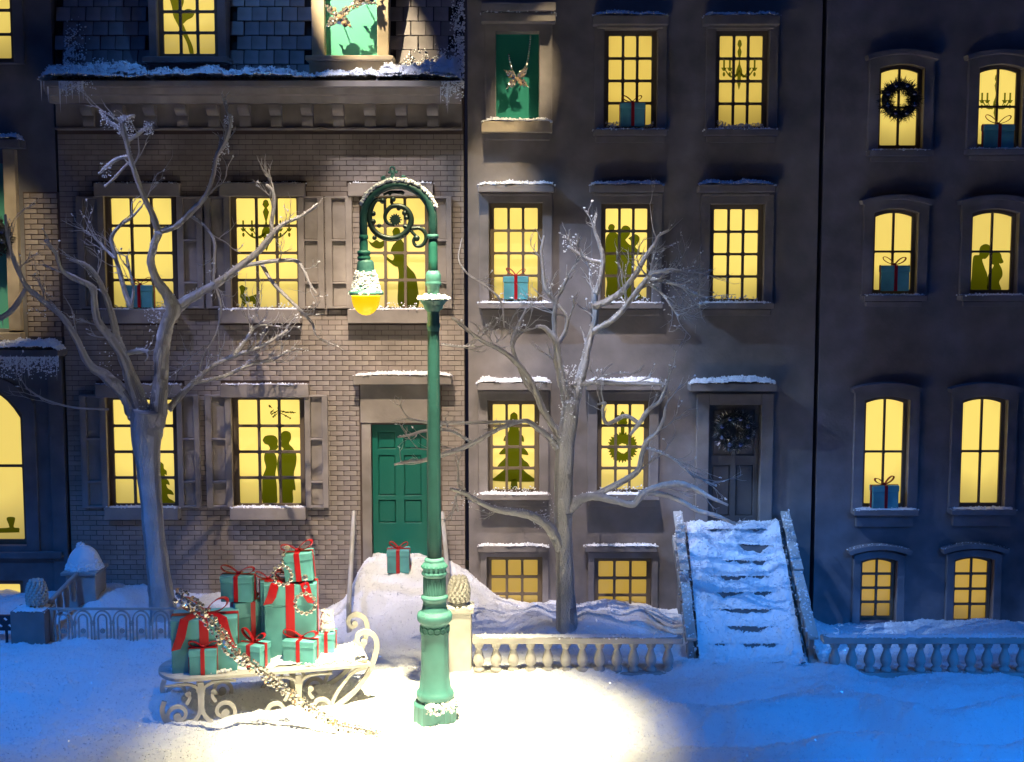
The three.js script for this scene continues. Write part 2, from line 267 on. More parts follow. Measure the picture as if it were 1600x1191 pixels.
// ---------------------------------------------------------------- windows, shutters, ledges
// px: the lit opening in the photograph; cols and rows of panes; o: zf face of the wall, trim, frame, lit, arch (rise in metres)
function makeWindow(house, px, cols, rows, o) {
  const zf = o.zf ?? 0, w = rectW(px, zf - 0.06), m = o.reveal ?? 0.075, sag = o.arch ?? 0, g = partGroup('window', house), t = (o.bar ?? 4.2) * mppx(zf);
  house.holes.push([w.x0 - m, w.x1 + m, w.y0 - m, w.y1 + m, sag ? sag + 0.01 : 0]);
  const cw = (w.x1 - w.x0) / cols, ch = (w.y1 - w.y0) / rows, shape = rectShape(w.x0 - m + 0.003, w.x1 + m - 0.003, w.y0 - m + 0.003, w.y1 + m - 0.003, sag);
  const glass = LIT[o.lit ?? 'bright'].clone(); glass.emissiveIntensity *= rnd(0.9, 1.06);
  for (let i = 0; i < cols; i++) for (let j = 0; j < rows; j++) {
    const a = w.x0 + i * cw + (i ? t / 2 : 0), b = w.x0 + (i + 1) * cw - (i < cols - 1 ? t / 2 : 0), c = w.y0 + j * ch + (j ? t / 2 : 0), d = w.y0 + (j + 1) * ch - (j < rows - 1 ? t / 2 : 0);
    if (sag && j === rows - 1) {
      const p = new THREE.Path(), mx = (w.x0 + w.x1) / 2, hw = (w.x1 - w.x0) / 2, top = (x) => d - sag * ((x - mx) / hw) ** 2;
      p.moveTo(a, c); p.lineTo(b, c); for (let k = 0; k <= 10; k++) { const x = lerp(b, a, k / 10); p.lineTo(x, top(x)); } p.lineTo(a, c); shape.holes.push(p);
    } else shape.holes.push(roundRect(a, b, c, d, Math.min(0.022, (b - a) / 4)));
    const pa = w.x0 + i * cw - (i ? 0 : 0.05) + 0.002, pb = w.x0 + (i + 1) * cw + (i < cols - 1 ? 0 : 0.05) - 0.002, pc = w.y0 + j * ch - (j ? 0 : 0.05) + 0.002, pd = w.y0 + (j + 1) * ch + (j < rows - 1 ? 0 : 0.05) - 0.002;
    const pg = new THREE.BoxGeometry(pb - pa, pd - pc, 0.012).translate((pa + pb) / 2, (pc + pd) / 2, zf - 0.17), q = pg.attributes.position, uv = pg.attributes.uv;
    for (let k = 0; k < q.count; k++) uv.setXY(k, clamp((q.getX(k) - w.x0) / (w.x1 - w.x0), 0.01, 0.99), clamp((q.getY(k) - w.y0) / (w.y1 - w.y0), 0.01, 0.99));
    mesh('pane', pg, glass, g, true);
  }
  mesh('muntins', plate(shape, zf - 0.105, zf - 0.06, 0.004), o.grille ?? M.grille, g);
  if (o.frost) stuff(mesh('snow', crumbs(Array.from({ length: o.frost }, () => { const x = rnd(w.x0 - 0.04, w.x1 + 0.04), top = 0.03 + 0.11 * Math.max(0, noise(x * 4, w.y0) + 0.45); return [x, w.y0 - 0.03 + R() * top, zf - rnd(0.03, 0.055)]; }), 0.006, 0.016), M.crumb, g));
  const tr = o.trim ?? M.creamTrim;
  if (o.casing) { // a flat surround standing a little proud of the wall
    const c = o.casing, s = rectShape(w.x0 - m - c, w.x1 + m + c, w.y0 - m - Math.max(0.03, o.casingFoot ?? 0), w.y1 + m + c, sag ? sag + 0.03 : 0);
    s.holes.push(rectShape(w.x0 - m + 0.001, w.x1 + m - 0.001, w.y0 - m + 0.001, w.y1 + m - 0.001, sag, new THREE.Path()));
    mesh('casing', plate(s, zf + 0.001, zf + (o.casingD ?? 0.05), 0.008), tr, g);
  }
  g.userData.rect = undefined; g.userData = {};
  return { ...w, m, zf, g };
}
function ledge(name, house, px, zf, d, mat, r = 0.012) { const w = rectW(px, zf + d * 0.5); return { ...w, m: mesh(name, box(w.x0, w.x1, w.y0, w.y1, zf + 0.002, zf + d, r), mat, house) }; }
function snowOn(house, l, zf, d, h = 0.06, dense = 1) { return stuff(mesh('snow', snowCap(l.x0 + 0.01, l.x1 - 0.01, l.y1, zf + 0.01, zf + d + 0.01, h, dense), M.crumb, house)); }
function shutter(house, px, zf, mat, panels = [0.36, 0.36, 0.2]) {
  const w = rectW(px, zf + 0.04), g = partGroup('shutter', house), H = w.y1 - w.y0, W = w.x1 - w.x0, sx = W * 0.25, gapY = H * (1 - panels.reduce((a, b) => a + b, 0)) / (panels.length + 1), s = rectShape(w.x0, w.x1, w.y0, w.y1);
  let y = w.y1 - gapY;
  for (const k of panels) {
    const y0 = y - k * H, a = w.x0 + sx, b = w.x1 - sx;
    const hole = rectShape(a, b, y0, y, 0, new THREE.Path()); s.holes.push(hole);
    mesh('panel', box(a + 0.004, b - 0.004, y0 + 0.004, y - 0.004, zf + 0.012, zf + 0.03), mat, g); y = y0 - gapY;
  }
  mesh('shutter_frame', plate(s, zf + 0.014, zf + 0.085, 0.006), mat, g); return g;
}
function wallOf(house, px, zf, mat, depth = 0.45, name = 'wall') { // after all openings are known
  const w = px, s = rectShape(w.x0, w.x1, w.y0, w.y1);
  for (const [a, b, c, d, sag] of house.holes) s.holes.push(rectShape(a, b, c, d, sag, new THREE.Path()));
  return mesh(name, plate(s, zf - depth, zf), mat, house);
}
const boxGeo = (w, h, d) => new RoundedBoxGeometry(w, h, d, 1, 0.006);

// ---------------------------------------------------------------- the brick house with the mansard roof
let jewelBoard;
const brickHouse = world(thing('brick_house', 'pale brick townhouse with green door, panelled shutters and snowy mansard roof', 'house', [-3.9, 0, 0])); brickHouse.holes = [];
const BX0 = P(103, 600, 0).x, BX1 = P(726, 600, 0).x, roofY = P(400, 127, 0.1).y;
{
  const h = brickHouse, C = M.creamTrim, blocked = [];
  const block = (px) => { const w = rectW(px, 0.02); blocked.push([w.x0, w.x1, w.y0, w.y1]); };
  const up = [[175, 310, 269, 480], [370, 310, 464, 480], [571, 310, 664, 480]], low = [[178, 625, 271, 787], [373, 625, 469, 787]];
  for (const px of up) {
    makeWindow(h, px, 3, 4, { trim: C, frost: 90 });
    const l = ledge('lintel', h, [px[0] - 27, 286, px[2] + 13, 307], 0, 0.14, C), s = ledge('sill', h, [px[0] - 27, 483, px[2] + 7, 505], 0, 0.2, C);
    snowOn(h, l, 0, 0.13, 0.02, 0.5); snowOn(h, s, 0, 0.18, 0.022, 0.6); block([px[0] - 27, 284, px[2] + 13, 308]); block([px[0] - 27, 482, px[2] + 7, 506]); block([px[0] - 9, 300, px[2] + 9, 490]);
  }
  for (const px of low) {
    makeWindow(h, px, 3, 4, { trim: C });
    const l = ledge('lintel', h, [px[0] - 28, 600, px[2] + 14, 621], 0, 0.14, C), s = ledge('sill', h, [px[0] - 12, 792, px[2] + 10, 811], 0, 0.2, C);
    snowOn(h, l, 0, 0.13, 0.016, 0.5); snowOn(h, s, 0, 0.18, 0.022, 0.6); block([px[0] - 28, 598, px[2] + 14, 622]); block([px[0] - 12, 791, px[2] + 10, 812]); block([px[0] - 9, 615, px[2] + 9, 795]);
  }
  for (const x of [[122, 165], [278, 318], [321, 361], [466, 507], [509, 551], [672, 706]]) { shutter(h, [x[0], 307, x[1], 482], 0.024, C); block([x[0] + 2, 309, x[1] - 2, 480]); }
  for (const x of [[127, 168], [278, 313], [322, 363], [477, 513]]) { shutter(h, [x[0], 617, x[1], 793], 0.024, C); block([x[0] + 2, 619, x[1] - 2, 791]); }
  // doorway: posts, blank panel above, shelf with snow, six-panel door
  const d = rectW([582, 663, 668, 868], -0.06), g = partGroup('door', h); h.holes.push([d.x0, d.x1, d.y0 - 0.25, d.y1, 0]);
  const leaf = rectShape(d.x0 + 0.004, d.x1 - 0.004, d.y0 - 0.1, d.y1 - 0.004), dw = d.x1 - d.x0, dh = d.y1 - d.y0;
  for (const i of [0.11, 0.58]) for (const [a, b] of [[0.06, 0.185], [0.235, 0.54], [0.575, 0.75]]) {
    const x0 = d.x0 + dw * i, x1 = x0 + dw * 0.31, y1 = d.y1 - dh * a, y0 = d.y1 - dh * b; leaf.holes.push(rectShape(x0, x1, y0, y1, 0, new THREE.Path()));
    mesh('panel', box(x0 + 0.012, x1 - 0.012, y0 + 0.012, y1 - 0.012, -0.11, -0.075), M.door, g);
  }
  mesh('door_leaf', plate(leaf, -0.11, -0.06, 0.006), M.door, g); mesh('door_back', box(d.x0 + 0.004, d.x1 - 0.004, d.y0 - 0.1, d.y1 - 0.004, -0.13, -0.112), M.door, g);
  const fr = partGroup('door_frame', h), o = rectW([566, 660, 702, 880], 0.04), tp = rectW([563, 600, 702, 661], 0.05);
  mesh('jamb', box(o.x0, d.x0 - 0.001, o.y0 - 0.3, tp.y0, 0.002, 0.07), C, fr); mesh('jamb', box(d.x1 + 0.001, o.x1 - 0.16, o.y0 - 0.3, tp.y0, 0.002, 0.07), C, fr); mesh('head_panel', box(tp.x0, tp.x1 - 0.14, tp.y0 + 0.001, tp.y1, 0.002, 0.09), C, fr);
  const shelf = ledge('door_hood', h, [553, 586, 706, 600], 0, 0.24, C); snowOn(h, shelf, 0, 0.24, 0.07, 1.5); block([563, 585, 690, 960]);
  // brick by brick
  const by0 = -0.25, by1 = P(400, 203, 0).y, bw = 0.207, bh = 0.0795, spots = [];
  for (let r = 0, y = by0; y < by1 - bh; r++, y += bh) for (let x = BX0 - (r % 2) * bw / 2; x < BX1; x += bw) {
    let x0 = Math.max(x + 0.004, BX0 + 0.004), x1 = Math.min(x + bw - 0.004, BX1 - 0.004);
    for (const [a, b, c, e] of blocked) { if (y + bh * 0.6 < c || y + bh * 0.4 > e) continue; if (a <= x0 && b >= x1) { x1 = x0; break; } if (a > x0 && a < x1) x1 = a - 0.003; else if (b > x0 && b < x1) x0 = b + 0.003; }
    if (x1 - x0 > 0.035) spots.push([x0, x1, y + 0.0045, y + bh - 0.0045]);
  }
  const wall = wallOf(h, { x0: BX0, x1: BX1, y0: -1, y1: roofY - 0.02 }, 0, M.mortar);
  const near = (s) => { const a = P(470, 700, 0); return Math.hypot((s[0] + s[1]) / 2 - a.x, (s[2] + s[3]) / 2 - a.y); };
  spots.sort((a, b) => near(a) - near(b));
  const cache = new Map(), rest = [[], [], [], []];
  spots.forEach((s, i) => {
    const w = s[1] - s[0], k = Math.floor(rnd(0, 4)), z = rnd(-0.002, 0.002), cx = (s[0] + s[1]) / 2, cy = (s[2] + s[3]) / 2;
    if (i < 300) {
      const key = w.toFixed(3); if (!cache.has(key)) cache.set(key, uvBox(boxGeo(w, s[3] - s[2], 0.03)));
      const b = new THREE.Mesh(cache.get(key), M.brick[k]); b.name = 'brick'; b.position.set(cx - h.position.x, cy, 0.003 + z); b.castShadow = b.receiveShadow = true; wall.add(b);
    } else rest[k].push(new THREE.BoxGeometry(w, s[3] - s[2], 0.03).translate(cx, cy, 0.003 + z));
  });
  const all = rest.map((l) => uvBox(join(l))); const one = mergeGeometries(all, true); const o0 = origins.get(h); one.translate(-o0.x, 0, 0);
  const bm = stuff(new THREE.Mesh(one, M.brick)); bm.name = 'brickwork'; bm.castShadow = bm.receiveShadow = true; wall.add(bm);
  // cornice with brackets
  const Y = (py, z) => P(400, py, z).y, corn = partGroup('cornice', h);
  mesh('crown', profileX([[0.002, Y(163, 0)], [0.3, Y(161, 0.3)], [0.36, Y(150, 0.36)], [0.46, Y(147, 0.46)], [0.5, Y(137, 0.5)], [0.62, Y(135, 0.62)], [0.62, Y(126, 0.62)], [0.002, Y(124, 0)]], BX0, BX1 - 0.03), C, corn);
  mesh('frieze', box(BX0, BX1 - 0.02, Y(199, 0.05), Y(162, 0.05), 0.003, 0.06), C, corn); mesh('moulding', box(BX0, BX1 - 0.02, Y(203, 0.1), Y(199, 0.1), 0.003, 0.12), C, corn);
  for (let x = 137; x < 715; x += 49) {
    const a = P(x, 185, 0.15).x, wd = 0.17, y1 = Y(164, 0.2), y0 = Y(199, 0.1) + 0.004, s = new THREE.Shape(); s.moveTo(-0.06, y0); s.lineTo(-0.1, y0); s.quadraticCurveTo(-0.15, y0 + 0.1, -0.12, y0 + 0.17); s.quadraticCurveTo(-0.29, y0 + 0.19, -0.28, y1); s.lineTo(-0.06, y1);
    mesh('bracket', new THREE.ExtrudeGeometry(s, { depth: wd, bevelEnabled: false, curveSegments: 5 }).rotateY(Math.PI / 2).translate(a - wd / 2, 0, 0), C, corn);
  }
  // mansard: slates on a steep slope, two dormer windows
  const roof = partGroup('roof', h), topY = 11, lean = 0.16, zr = (y) => 0.06 - (y - roofY) * lean, s = new THREE.Shape();
  const m1 = rectW([254, -80, 334, 84], 0.1), m2 = rectW([509, -60, 590, 88], 0.05), y0 = roofY - 0.02;
  const slab = new THREE.ExtrudeGeometry(new THREE.Shape([new THREE.Vector2(0.45, y0), new THREE.Vector2(-zr(y0) + 0.025, y0), new THREE.Vector2(-zr(topY) + 0.025, topY), new THREE.Vector2(0.9, topY)]), { depth: BX1 - BX0, bevelEnabled: false }).rotateY(Math.PI / 2).translate(BX0, 0, 0);
  mesh('roof_slope', slab, M.gap, roof);
  const sw = 0.232, sh = 0.222, ang = Math.atan(lean), geos = [0, 1, 2].map(() => uvBox(boxGeo(sw - 0.012, sh - 0.004, 0.03)));
  const dorm = [[m1.x0 - 0.24, m1.x1 + 0.24, m1.y0 - 0.2], [m2.x0 - 0.26, m2.x1 + 0.26, m2.y0 - 0.2]];
  for (let r = 0, y = roofY + 0.04; y < 10.6; r++, y += sh) for (let x = BX0 - (r % 2) * sw / 2; x < BX1 - 0.05; x += sw) {
    const cx = x + sw / 2, cy = y + sh / 2; if (cx < BX0 + sw / 2 || cx > BX1 - sw / 2 || dorm.some((q) => cx > q[0] && cx < q[1] && cy > q[2])) continue;
    const b = new THREE.Mesh(geos[Math.floor(rnd(0, 3))], M.shingle[Math.floor(rnd(0, 3))]); b.name = 'shingle'; b.position.set(cx - h.position.x + rnd(-0.004, 0.004), cy, zr(cy) + 0.002 + rnd(0, 0.008)); b.rotation.x = -ang - 0.05 + rnd(-0.01, 0.01); b.castShadow = b.receiveShadow = true; roof.add(b);
  }
  const keep = h.holes.length;
  makeWindow(h, [254, -82, 334, 84], 3, 5, { zf: 0.2, lit: 'mid', trim: M.shingle[0], casing: 0.12, casingFoot: 0.02, casingD: 0.06, grille: M.grille });
  h.holes.length = keep;
  mesh('dormer_sill', box(m1.x0 - 0.26, m1.x1 + 0.26, m1.y0 - 0.16, m1.y0 - 0.085, -0.1, 0.4), M.shingle[0], h);
  mesh('dormer_side', [box(m1.x0 - 0.2, m1.x0 - 0.077, m1.y0 - 0.08, topY, -0.7, 0.198), box(m1.x1 + 0.077, m1.x1 + 0.2, m1.y0 - 0.08, topY, -0.7, 0.198), box(m1.x0 - 0.2, m1.x1 + 0.2, m1.y0 - 0.3, m1.y0 - 0.162, -0.3, 0.2)], M.shingle[0], h);
  // the jewel window: a green board in a cream frame
  const jw = partGroup('jewel_window', h);
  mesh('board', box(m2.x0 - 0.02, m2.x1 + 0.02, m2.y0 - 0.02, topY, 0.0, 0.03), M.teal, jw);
  mesh('frame_post', box(m2.x0 - 0.2, m2.x0 - 0.002, m2.y0 - 0.03, topY, -0.5, 0.2), M.jewelFrame, jw); mesh('frame_post', box(m2.x1 + 0.002, m2.x1 + 0.18, m2.y0 - 0.03, topY, -0.5, 0.2), M.jewelFrame, jw);
  mesh('sill', box(m2.x0 - 0.28, m2.x1 + 0.26, m2.y0 - 0.1, m2.y0 - 0.031, -0.3, 0.36), M.jewelFrame, jw); mesh('apron', box(m2.x0 - 0.24, m2.x1 + 0.2, roofY, m2.y0 - 0.102, -0.2, 0.24), M.jewelFrame, jw);
  jewelBoard = m2;
  // snow along the eaves, deeper to the corners, with icicles
  const eave = [snowCap(BX0 - 0.06, BX1 - 0.01, Y(126, 0.4), 0.02, 0.62, 0.19, 5), snowCap(BX0 - 0.06, P(240, 100, 0.4).x, Y(126, 0.4), 0.02, 0.55, 0.3, 4), snowCap(P(590, 100, 0.4).x, BX1 - 0.02, Y(126, 0.4), 0.02, 0.6, 0.26, 5), snowCap(P(650, 100, 0.4).x, BX1 - 0.02, Y(126, 0.4), 0.0, 0.5, 0.36, 5)].flat();
  stuff(mesh('snow', eave, M.crumb, h));
  const gauss = () => R() + R() + R() - 1.5, drift = (cx, cy, sx, sy, n) => Array.from({ length: n }, () => { let x, y; do { x = cx + gauss() * sx * 1.4; y = cy + gauss() * sy * 1.4; } while (x < 97 || x > 725 || y > 122); const p = P(x, y, 0.1), k = noise(x * 0.09, y * 0.09, 3) + 0.5; if (k < 0.45 && R() > k) return null; return [p.x, p.y, zr(p.y) + 0.035]; }).filter(Boolean);
  stuff(mesh('blown_snow', crumbs([...drift(96, 90, 22, 36, 700), ...drift(120, 118, 50, 16, 900), ...drift(726, 60, 14, 70, 1000), ...drift(700, 112, 46, 22, 1300)], 0.006, 0.017), M.crumb, h));
  stuff(mesh('icicles', [...icicles(BX0 - 0.03, P(142, 140, 0.6).x, Y(127, 0.6), 0.6, 13, 0.1, 0.5), ...icicles(P(685, 140, 0.6).x, BX1 - 0.04, Y(127, 0.6), 0.6, 8, 0.1, 0.5), crumbs(Array.from({ length: 260 }, () => { const p = P(95 + R() * R() * 60, 127 + R() * R() * 24, 0.62); return [p.x, p.y, p.z]; }), 0.006, 0.016), crumbs(Array.from({ length: 200 }, () => { const p = P(rnd(690, 725), 127 + R() * R() * 40, 0.62); return [p.x, p.y, p.z]; }), 0.006, 0.016)], M.crumb, h));
  // stoop rails beside the green door
  for (const [a, b, r] of [[P(553, 800, 0.05), P(545, 948, 1.9), 0.035], [P(691, 802, 0.05), P(700, 900, 1.5), 0.035]]) { const rail = partGroup('handrail', h); mesh('rail', tube([a, b.clone().setY(b.y + 0.02)], [r, r], 8), M.white, rail); mesh('post', tube([b.clone().setY(b.y + 0.03), b.clone().setY(groundY(b.x, b.z) - 0.1)], [r * 1.1, r * 1.1], 8), M.white, rail); }
}

// ---------------------------------------------------------------- the brownstone in the middle
const brownstone = world(thing('brownstone_house', 'plain grey stone townhouse with snowy window hoods and a wreathed dark door', 'house', [2.05, 0, 0])); brownstone.holes = [];
const SX0 = P(732, 600, 0).x, SX1 = P(1272, 600, 0).x;
let necklaceBoard;
{
  const h = brownstone, T = M.stoneTrim, zf = 0;
  const rows = [
    [[[951, 56, 1018, 196], [1124, 56, 1191, 197]], 4, 20, 37, 203, 'dim'],
    [[[772, 325, 840, 466], [946, 326, 1011, 466], [1115, 327, 1184, 467]], 4, 289, 297, 473, 'bright'],
    [[[770, 632, 835, 765], [940, 632, 1006, 765]], 4, 597, 605, 771, 'bright'],
    [[[768, 875, 840, 955], [935, 877, 1010, 957]], 3, 852, 858, 962, 'low'],
  ];
  for (const [list, n, hy0, hy1, sy, lit] of rows) for (const px of list) {
    const dim = lit === 'dim', last = lit === 'low';
    makeWindow(h, px, 3, n, { zf, trim: T, lit, frost: dim ? 260 : last ? 0 : 60, casing: last ? 0.1 : 0.15, casingFoot: 0.0, casingD: 0.06, bar: 4 });
    const hood = ledge('window_hood', h, [px[0] - (last ? 22 : 25), dim ? 26 : hy0, px[2] + (last ? 17 : 26), dim ? 40 : hy1 + 4], zf, last ? 0.13 : 0.26, T);
    if (!last) ledge('hood_moulding', h, [px[0] - 18, (dim ? 41 : hy1 + 5), px[2] + 18, (dim ? 45 : hy1 + 9)], zf, 0.13, T);
    snowOn(h, hood, zf, last ? 0.13 : 0.26, last ? 0.035 : 0.085, last ? 1 : 2);
    if (!last) { const s = ledge('sill', h, [px[0] - 24, sy, px[2] + 24, sy + 9], zf, 0.24, T); ledge('sill_apron', h, [px[0] - 20, sy + 10, px[2] + 20, sy + 20], zf, 0.1, T); snowOn(h, s, zf, 0.23, 0.03, 0.7); }
  }
  // the jewel window with its green board
  const j = rectW([775, 52, 842, 193], -0.1), jw = partGroup('jewel_window', h); necklaceBoard = j; h.holes.push([j.x0, j.x1, j.y0, j.y1, 0]);
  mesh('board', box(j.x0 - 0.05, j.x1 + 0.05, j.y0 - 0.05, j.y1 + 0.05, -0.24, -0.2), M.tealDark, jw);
  const cs = rectShape(j.x0 - 0.17, j.x1 + 0.2, j.y0, j.y1 + 0.16); cs.holes.push(rectShape(j.x0 - 0.002, j.x1 + 0.002, j.y0 - 0.01, j.y1 + 0.002, 0, new THREE.Path())); cs.holes.length = 0;
  const ring = new THREE.Shape(); ring.moveTo(j.x0 - 0.17, j.y0); ring.lineTo(j.x0 - 0.17, j.y1 + 0.16); ring.lineTo(j.x1 + 0.2, j.y1 + 0.16); ring.lineTo(j.x1 + 0.2, j.y0); ring.lineTo(j.x1, j.y0); ring.lineTo(j.x1, j.y1); ring.lineTo(j.x0, j.y1); ring.lineTo(j.x0, j.y0); ring.closePath();
  mesh('casing', plate(ring, 0.002, 0.06, 0.008), M.stoneTrim, jw);
  mesh('sill', box(j.x0 - 0.22, j.x1 + 0.2, j.y0 - 0.17, j.y0 - 0.002, 0.002, 0.3), M.jewelFrame, jw); mesh('sill_apron', box(j.x0 - 0.18, j.x1 + 0.17, j.y0 - 0.27, j.y0 - 0.172, 0.002, 0.14), M.stoneTrim, jw);
  stuff(mesh('snow', [...snowCap(j.x0 - 0.2, j.x1 + 0.18, j.y0 - 0.002, 0.02, 0.3, 0.07, 3), ...snowCap(j.x0, j.x1, j.y0, -0.19, 0.03, 0.05, 2)], M.crumb, jw));
  const hood = ledge('window_hood', h, [752, 22, 868, 36], 0, 0.26, T); snowOn(h, hood, 0, 0.26, 0.06, 2);
  const hood2 = ledge('balcony_shelf', h, [752, 6, 868, 20], 0, 0.3, T); stuff(mesh('icicles', icicles(hood2.x0 + 0.03, hood2.x1 - 0.03, hood2.y1 + 0.5, 0.3, 16, 0.15, 0.48), M.crumb, h));
  // the dark door over the stair
  const d = rectW([1106, 632, 1186, 822], -0.03), g = partGroup('door', h); h.holes.push([d.x0, d.x1, d.y0 - 0.3, d.y1, 0]);
  const leaf = rectShape(d.x0 + 0.004, d.x1 - 0.004, d.y0 - 0.25, d.y1 - 0.004), dw = d.x1 - d.x0, dh = d.y1 - d.y0;
  for (const i of [0.1, 0.56]) for (const [a, b] of [[0.05, 0.42], [0.5, 0.92]]) { const x0 = d.x0 + dw * i, x1 = x0 + dw * 0.34, y1 = d.y1 - dh * a, y0 = d.y1 - dh * b; leaf.holes.push(rectShape(x0, x1, y0, y1, 0, new THREE.Path())); mesh('panel', box(x0 + 0.01, x1 - 0.01, y0 + 0.01, y1 - 0.01, -0.12, -0.085), M.doorDark, g); }
  mesh('door_leaf', plate(leaf, -0.12, -0.06, 0.006), M.doorDark, g); mesh('door_back', box(d.x0 + 0.003, d.x1 - 0.003, d.y0 - 0.25, d.y1 - 0.003, -0.145, -0.122), M.doorDark, g);
  const fr = partGroup('door_frame', h); mesh('jamb', box(d.x0 - 0.2, d.x0 - 0.001, d.y0 - 0.2, d.y1 + 0.18, 0.002, 0.08), T, fr); mesh('jamb', box(d.x1 + 0.001, d.x1 + 0.2, d.y0 - 0.2, d.y1 + 0.18, 0.002, 0.08), T, fr); mesh('head_panel', box(d.x0, d.x1, d.y1 + 0.002, d.y1 + 0.18, 0.002, 0.07), T, fr);
  const dh2 = ledge('door_hood', h, [1076, 598, 1212, 610], 0, 0.34, T); snowOn(h, dh2, 0, 0.34, 0.1, 2.5);
  wallOf(h, { x0: SX0, x1: SX1, y0: -1, y1: 10.6 }, 0, M.stone);
}

// ---------------------------------------------------------------- the dark house on the right
const duskHouse = world(thing('arched_window_house', 'unlit bluish townhouse with tall arched windows at the dark end', 'house', [7.2, 0, 0])); duskHouse.holes = [];
{
  const h = duskHouse, T = M.duskTrim, x0 = P(1279, 600, 0).x;
  const cols = [[[1376, 108, 1433, 227], [1367, 333, 1424, 453], [1352, 624, 1410, 787], [1347, 875, 1392, 963]], [[1530, 108, 1587, 225], [1519, 333, 1580, 453], [1503, 624, 1562, 786], [1492, 873, 1542, 968]]];
  for (const col of cols) col.forEach((px, i) => {
    const last = i === 3;
    makeWindow(h, px, 2, last ? 4 : 2, { trim: T, lit: ['mid', 'mid', 'bright', 'low'][i], arch: last ? 0.05 : 0.06, casing: last ? 0.12 : 0.16, casingD: 0.08, reveal: 0.06, bar: 3.4, casingFoot: last ? 0.05 : 0 });
    if (!last) { const s = ledge('sill', h, [px[0] - 20, px[3] + 8, px[2] + 22, px[3] + 17], 0, 0.24, T); ledge('sill_apron', h, [px[0] - 15, px[3] + 18, px[2] + 16, px[3] + (i === 2 ? 36 : 26)], 0, 0.09, T); snowOn(h, s, 0, 0.23, 0.025, 0.6); }
    const w = rectW(px, 0), mx = (w.x0 + w.x1) / 2, hw = (w.x1 - w.x0) / 2 + 0.26, arcPts = Array.from({ length: 21 }, (_, k) => { const u = k / 10 - 1; return [mx + hw * u, w.y1 + 0.24 - 0.09 * u * u]; });
    mesh('arched_hood', band(arcPts, 0.07, 0.2, 0.102), T, h);
    if (last) stuff(mesh('snow', crumbs(arcPts.flatMap(([x, y]) => Array.from({ length: 2 }, () => [x + rnd(-0.03, 0.03), y + 0.036, rnd(0.02, 0.2)])), 0.006, 0.012), M.crumb, h));
  });
  wallOf(h, { x0, x1: x0 + 6, y0: -1, y1: 10.6 }, 0, M.dusk);
}

// ---------------------------------------------------------------- the old house at the left edge
const oldHouse = world(thing('corner_house', 'shadowy old house cut off by the edge, with an arched glowing window', 'house', [-8.4, 0, 0])); oldHouse.holes = [];
{
  const h = oldHouse, T = M.old, x1 = P(99, 600, 0).x, x0 = x1 - 5;
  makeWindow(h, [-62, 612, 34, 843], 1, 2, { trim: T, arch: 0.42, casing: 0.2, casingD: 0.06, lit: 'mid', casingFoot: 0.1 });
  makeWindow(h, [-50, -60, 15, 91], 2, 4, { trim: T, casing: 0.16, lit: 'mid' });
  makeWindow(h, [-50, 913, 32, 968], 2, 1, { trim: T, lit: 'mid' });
  const j = rectW([-60, 255, 15, 514], -0.05), jw = partGroup('jewel_window', h); h.holes.push([j.x0, j.x1, j.y0, j.y1, 0]);
  mesh('board', box(j.x0 - 0.05, j.x1 + 0.05, j.y0 - 0.05, j.y1 + 0.05, -0.2, -0.16), M.teal, jw);
  mesh('frame_post', box(j.x1 + 0.002, j.x1 + 0.19, j.y0 - 0.02, j.y1 + 0.2, -0.15, 0.12), M.jewelFrame, jw); mesh('frame_post', box(j.x0 - 0.2, j.x0 - 0.002, j.y0 - 0.02, j.y1 + 0.2, -0.15, 0.12), M.jewelFrame, jw);
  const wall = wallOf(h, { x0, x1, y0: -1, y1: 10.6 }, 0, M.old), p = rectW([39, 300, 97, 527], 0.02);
  mesh('brick_ground', box(p.x0, p.x1 - 0.004, p.y0, p.y1, 0.001, 0.006), M.mortar, h);
  const geos = [0, 1].map((k) => uvBox(boxGeo(k ? 0.09 : 0.195, 0.068, 0.03)));
  for (let r = 0, y = p.y0 + 0.01; y < p.y1 - 0.08; r++, y += 0.0795) for (let i = 0; i < 3; i++) {
    const half = (r % 2 === 0 && i === 2) || (r % 2 === 1 && i === 0), x = r % 2 ? (i === 0 ? 0.05 : 0.1 + (i - 0.5) * 0.207) : (i === 2 ? 0.47 : (i + 0.5) * 0.207);
    const b = new THREE.Mesh(geos[half ? 1 : 0], M.brick[Math.floor(rnd(0, 4))]); b.name = 'brick'; b.position.set(p.x0 + x + 0.015 - h.position.x, y + 0.035, 0.018 + rnd(-0.003, 0.003)); wall.add(b);
  }
  const shelf = ledge('snowy_ledge', h, [-60, 545, 98, 556], 0, 0.45, T); snowOn(h, shelf, 0, 0.45, 0.16, 4); const l2 = ledge('window_sill', h, [-60, 520, 36, 531], 0, 0.2, M.jewelFrame);
  stuff(mesh('icicles', [...icicles(shelf.x1 - 1.0, shelf.x1, shelf.y0 + 0.02, 0.42, 26, 0.08, 0.42), crumbs(Array.from({ length: 900 }, () => [rnd(shelf.x1 - 1.0, shelf.x1), shelf.y0 - R() * R() * 0.36, 0.44]), 0.006, 0.016)], M.crumb, h));
  const hood = ledge('window_hood', h, [-60, 218, 36, 232], 0, 0.3, T); snowOn(h, hood, 0, 0.3, 0.1, 2);
  ledge('string_course', h, [-60, 862, 98, 872], 0, 0.12, T);
  mesh('corner_pilaster', box(x1 - 0.24, x1 - 0.002, -0.5, P(50, 560, 0).y, 0.002, 0.05), T, h);
}

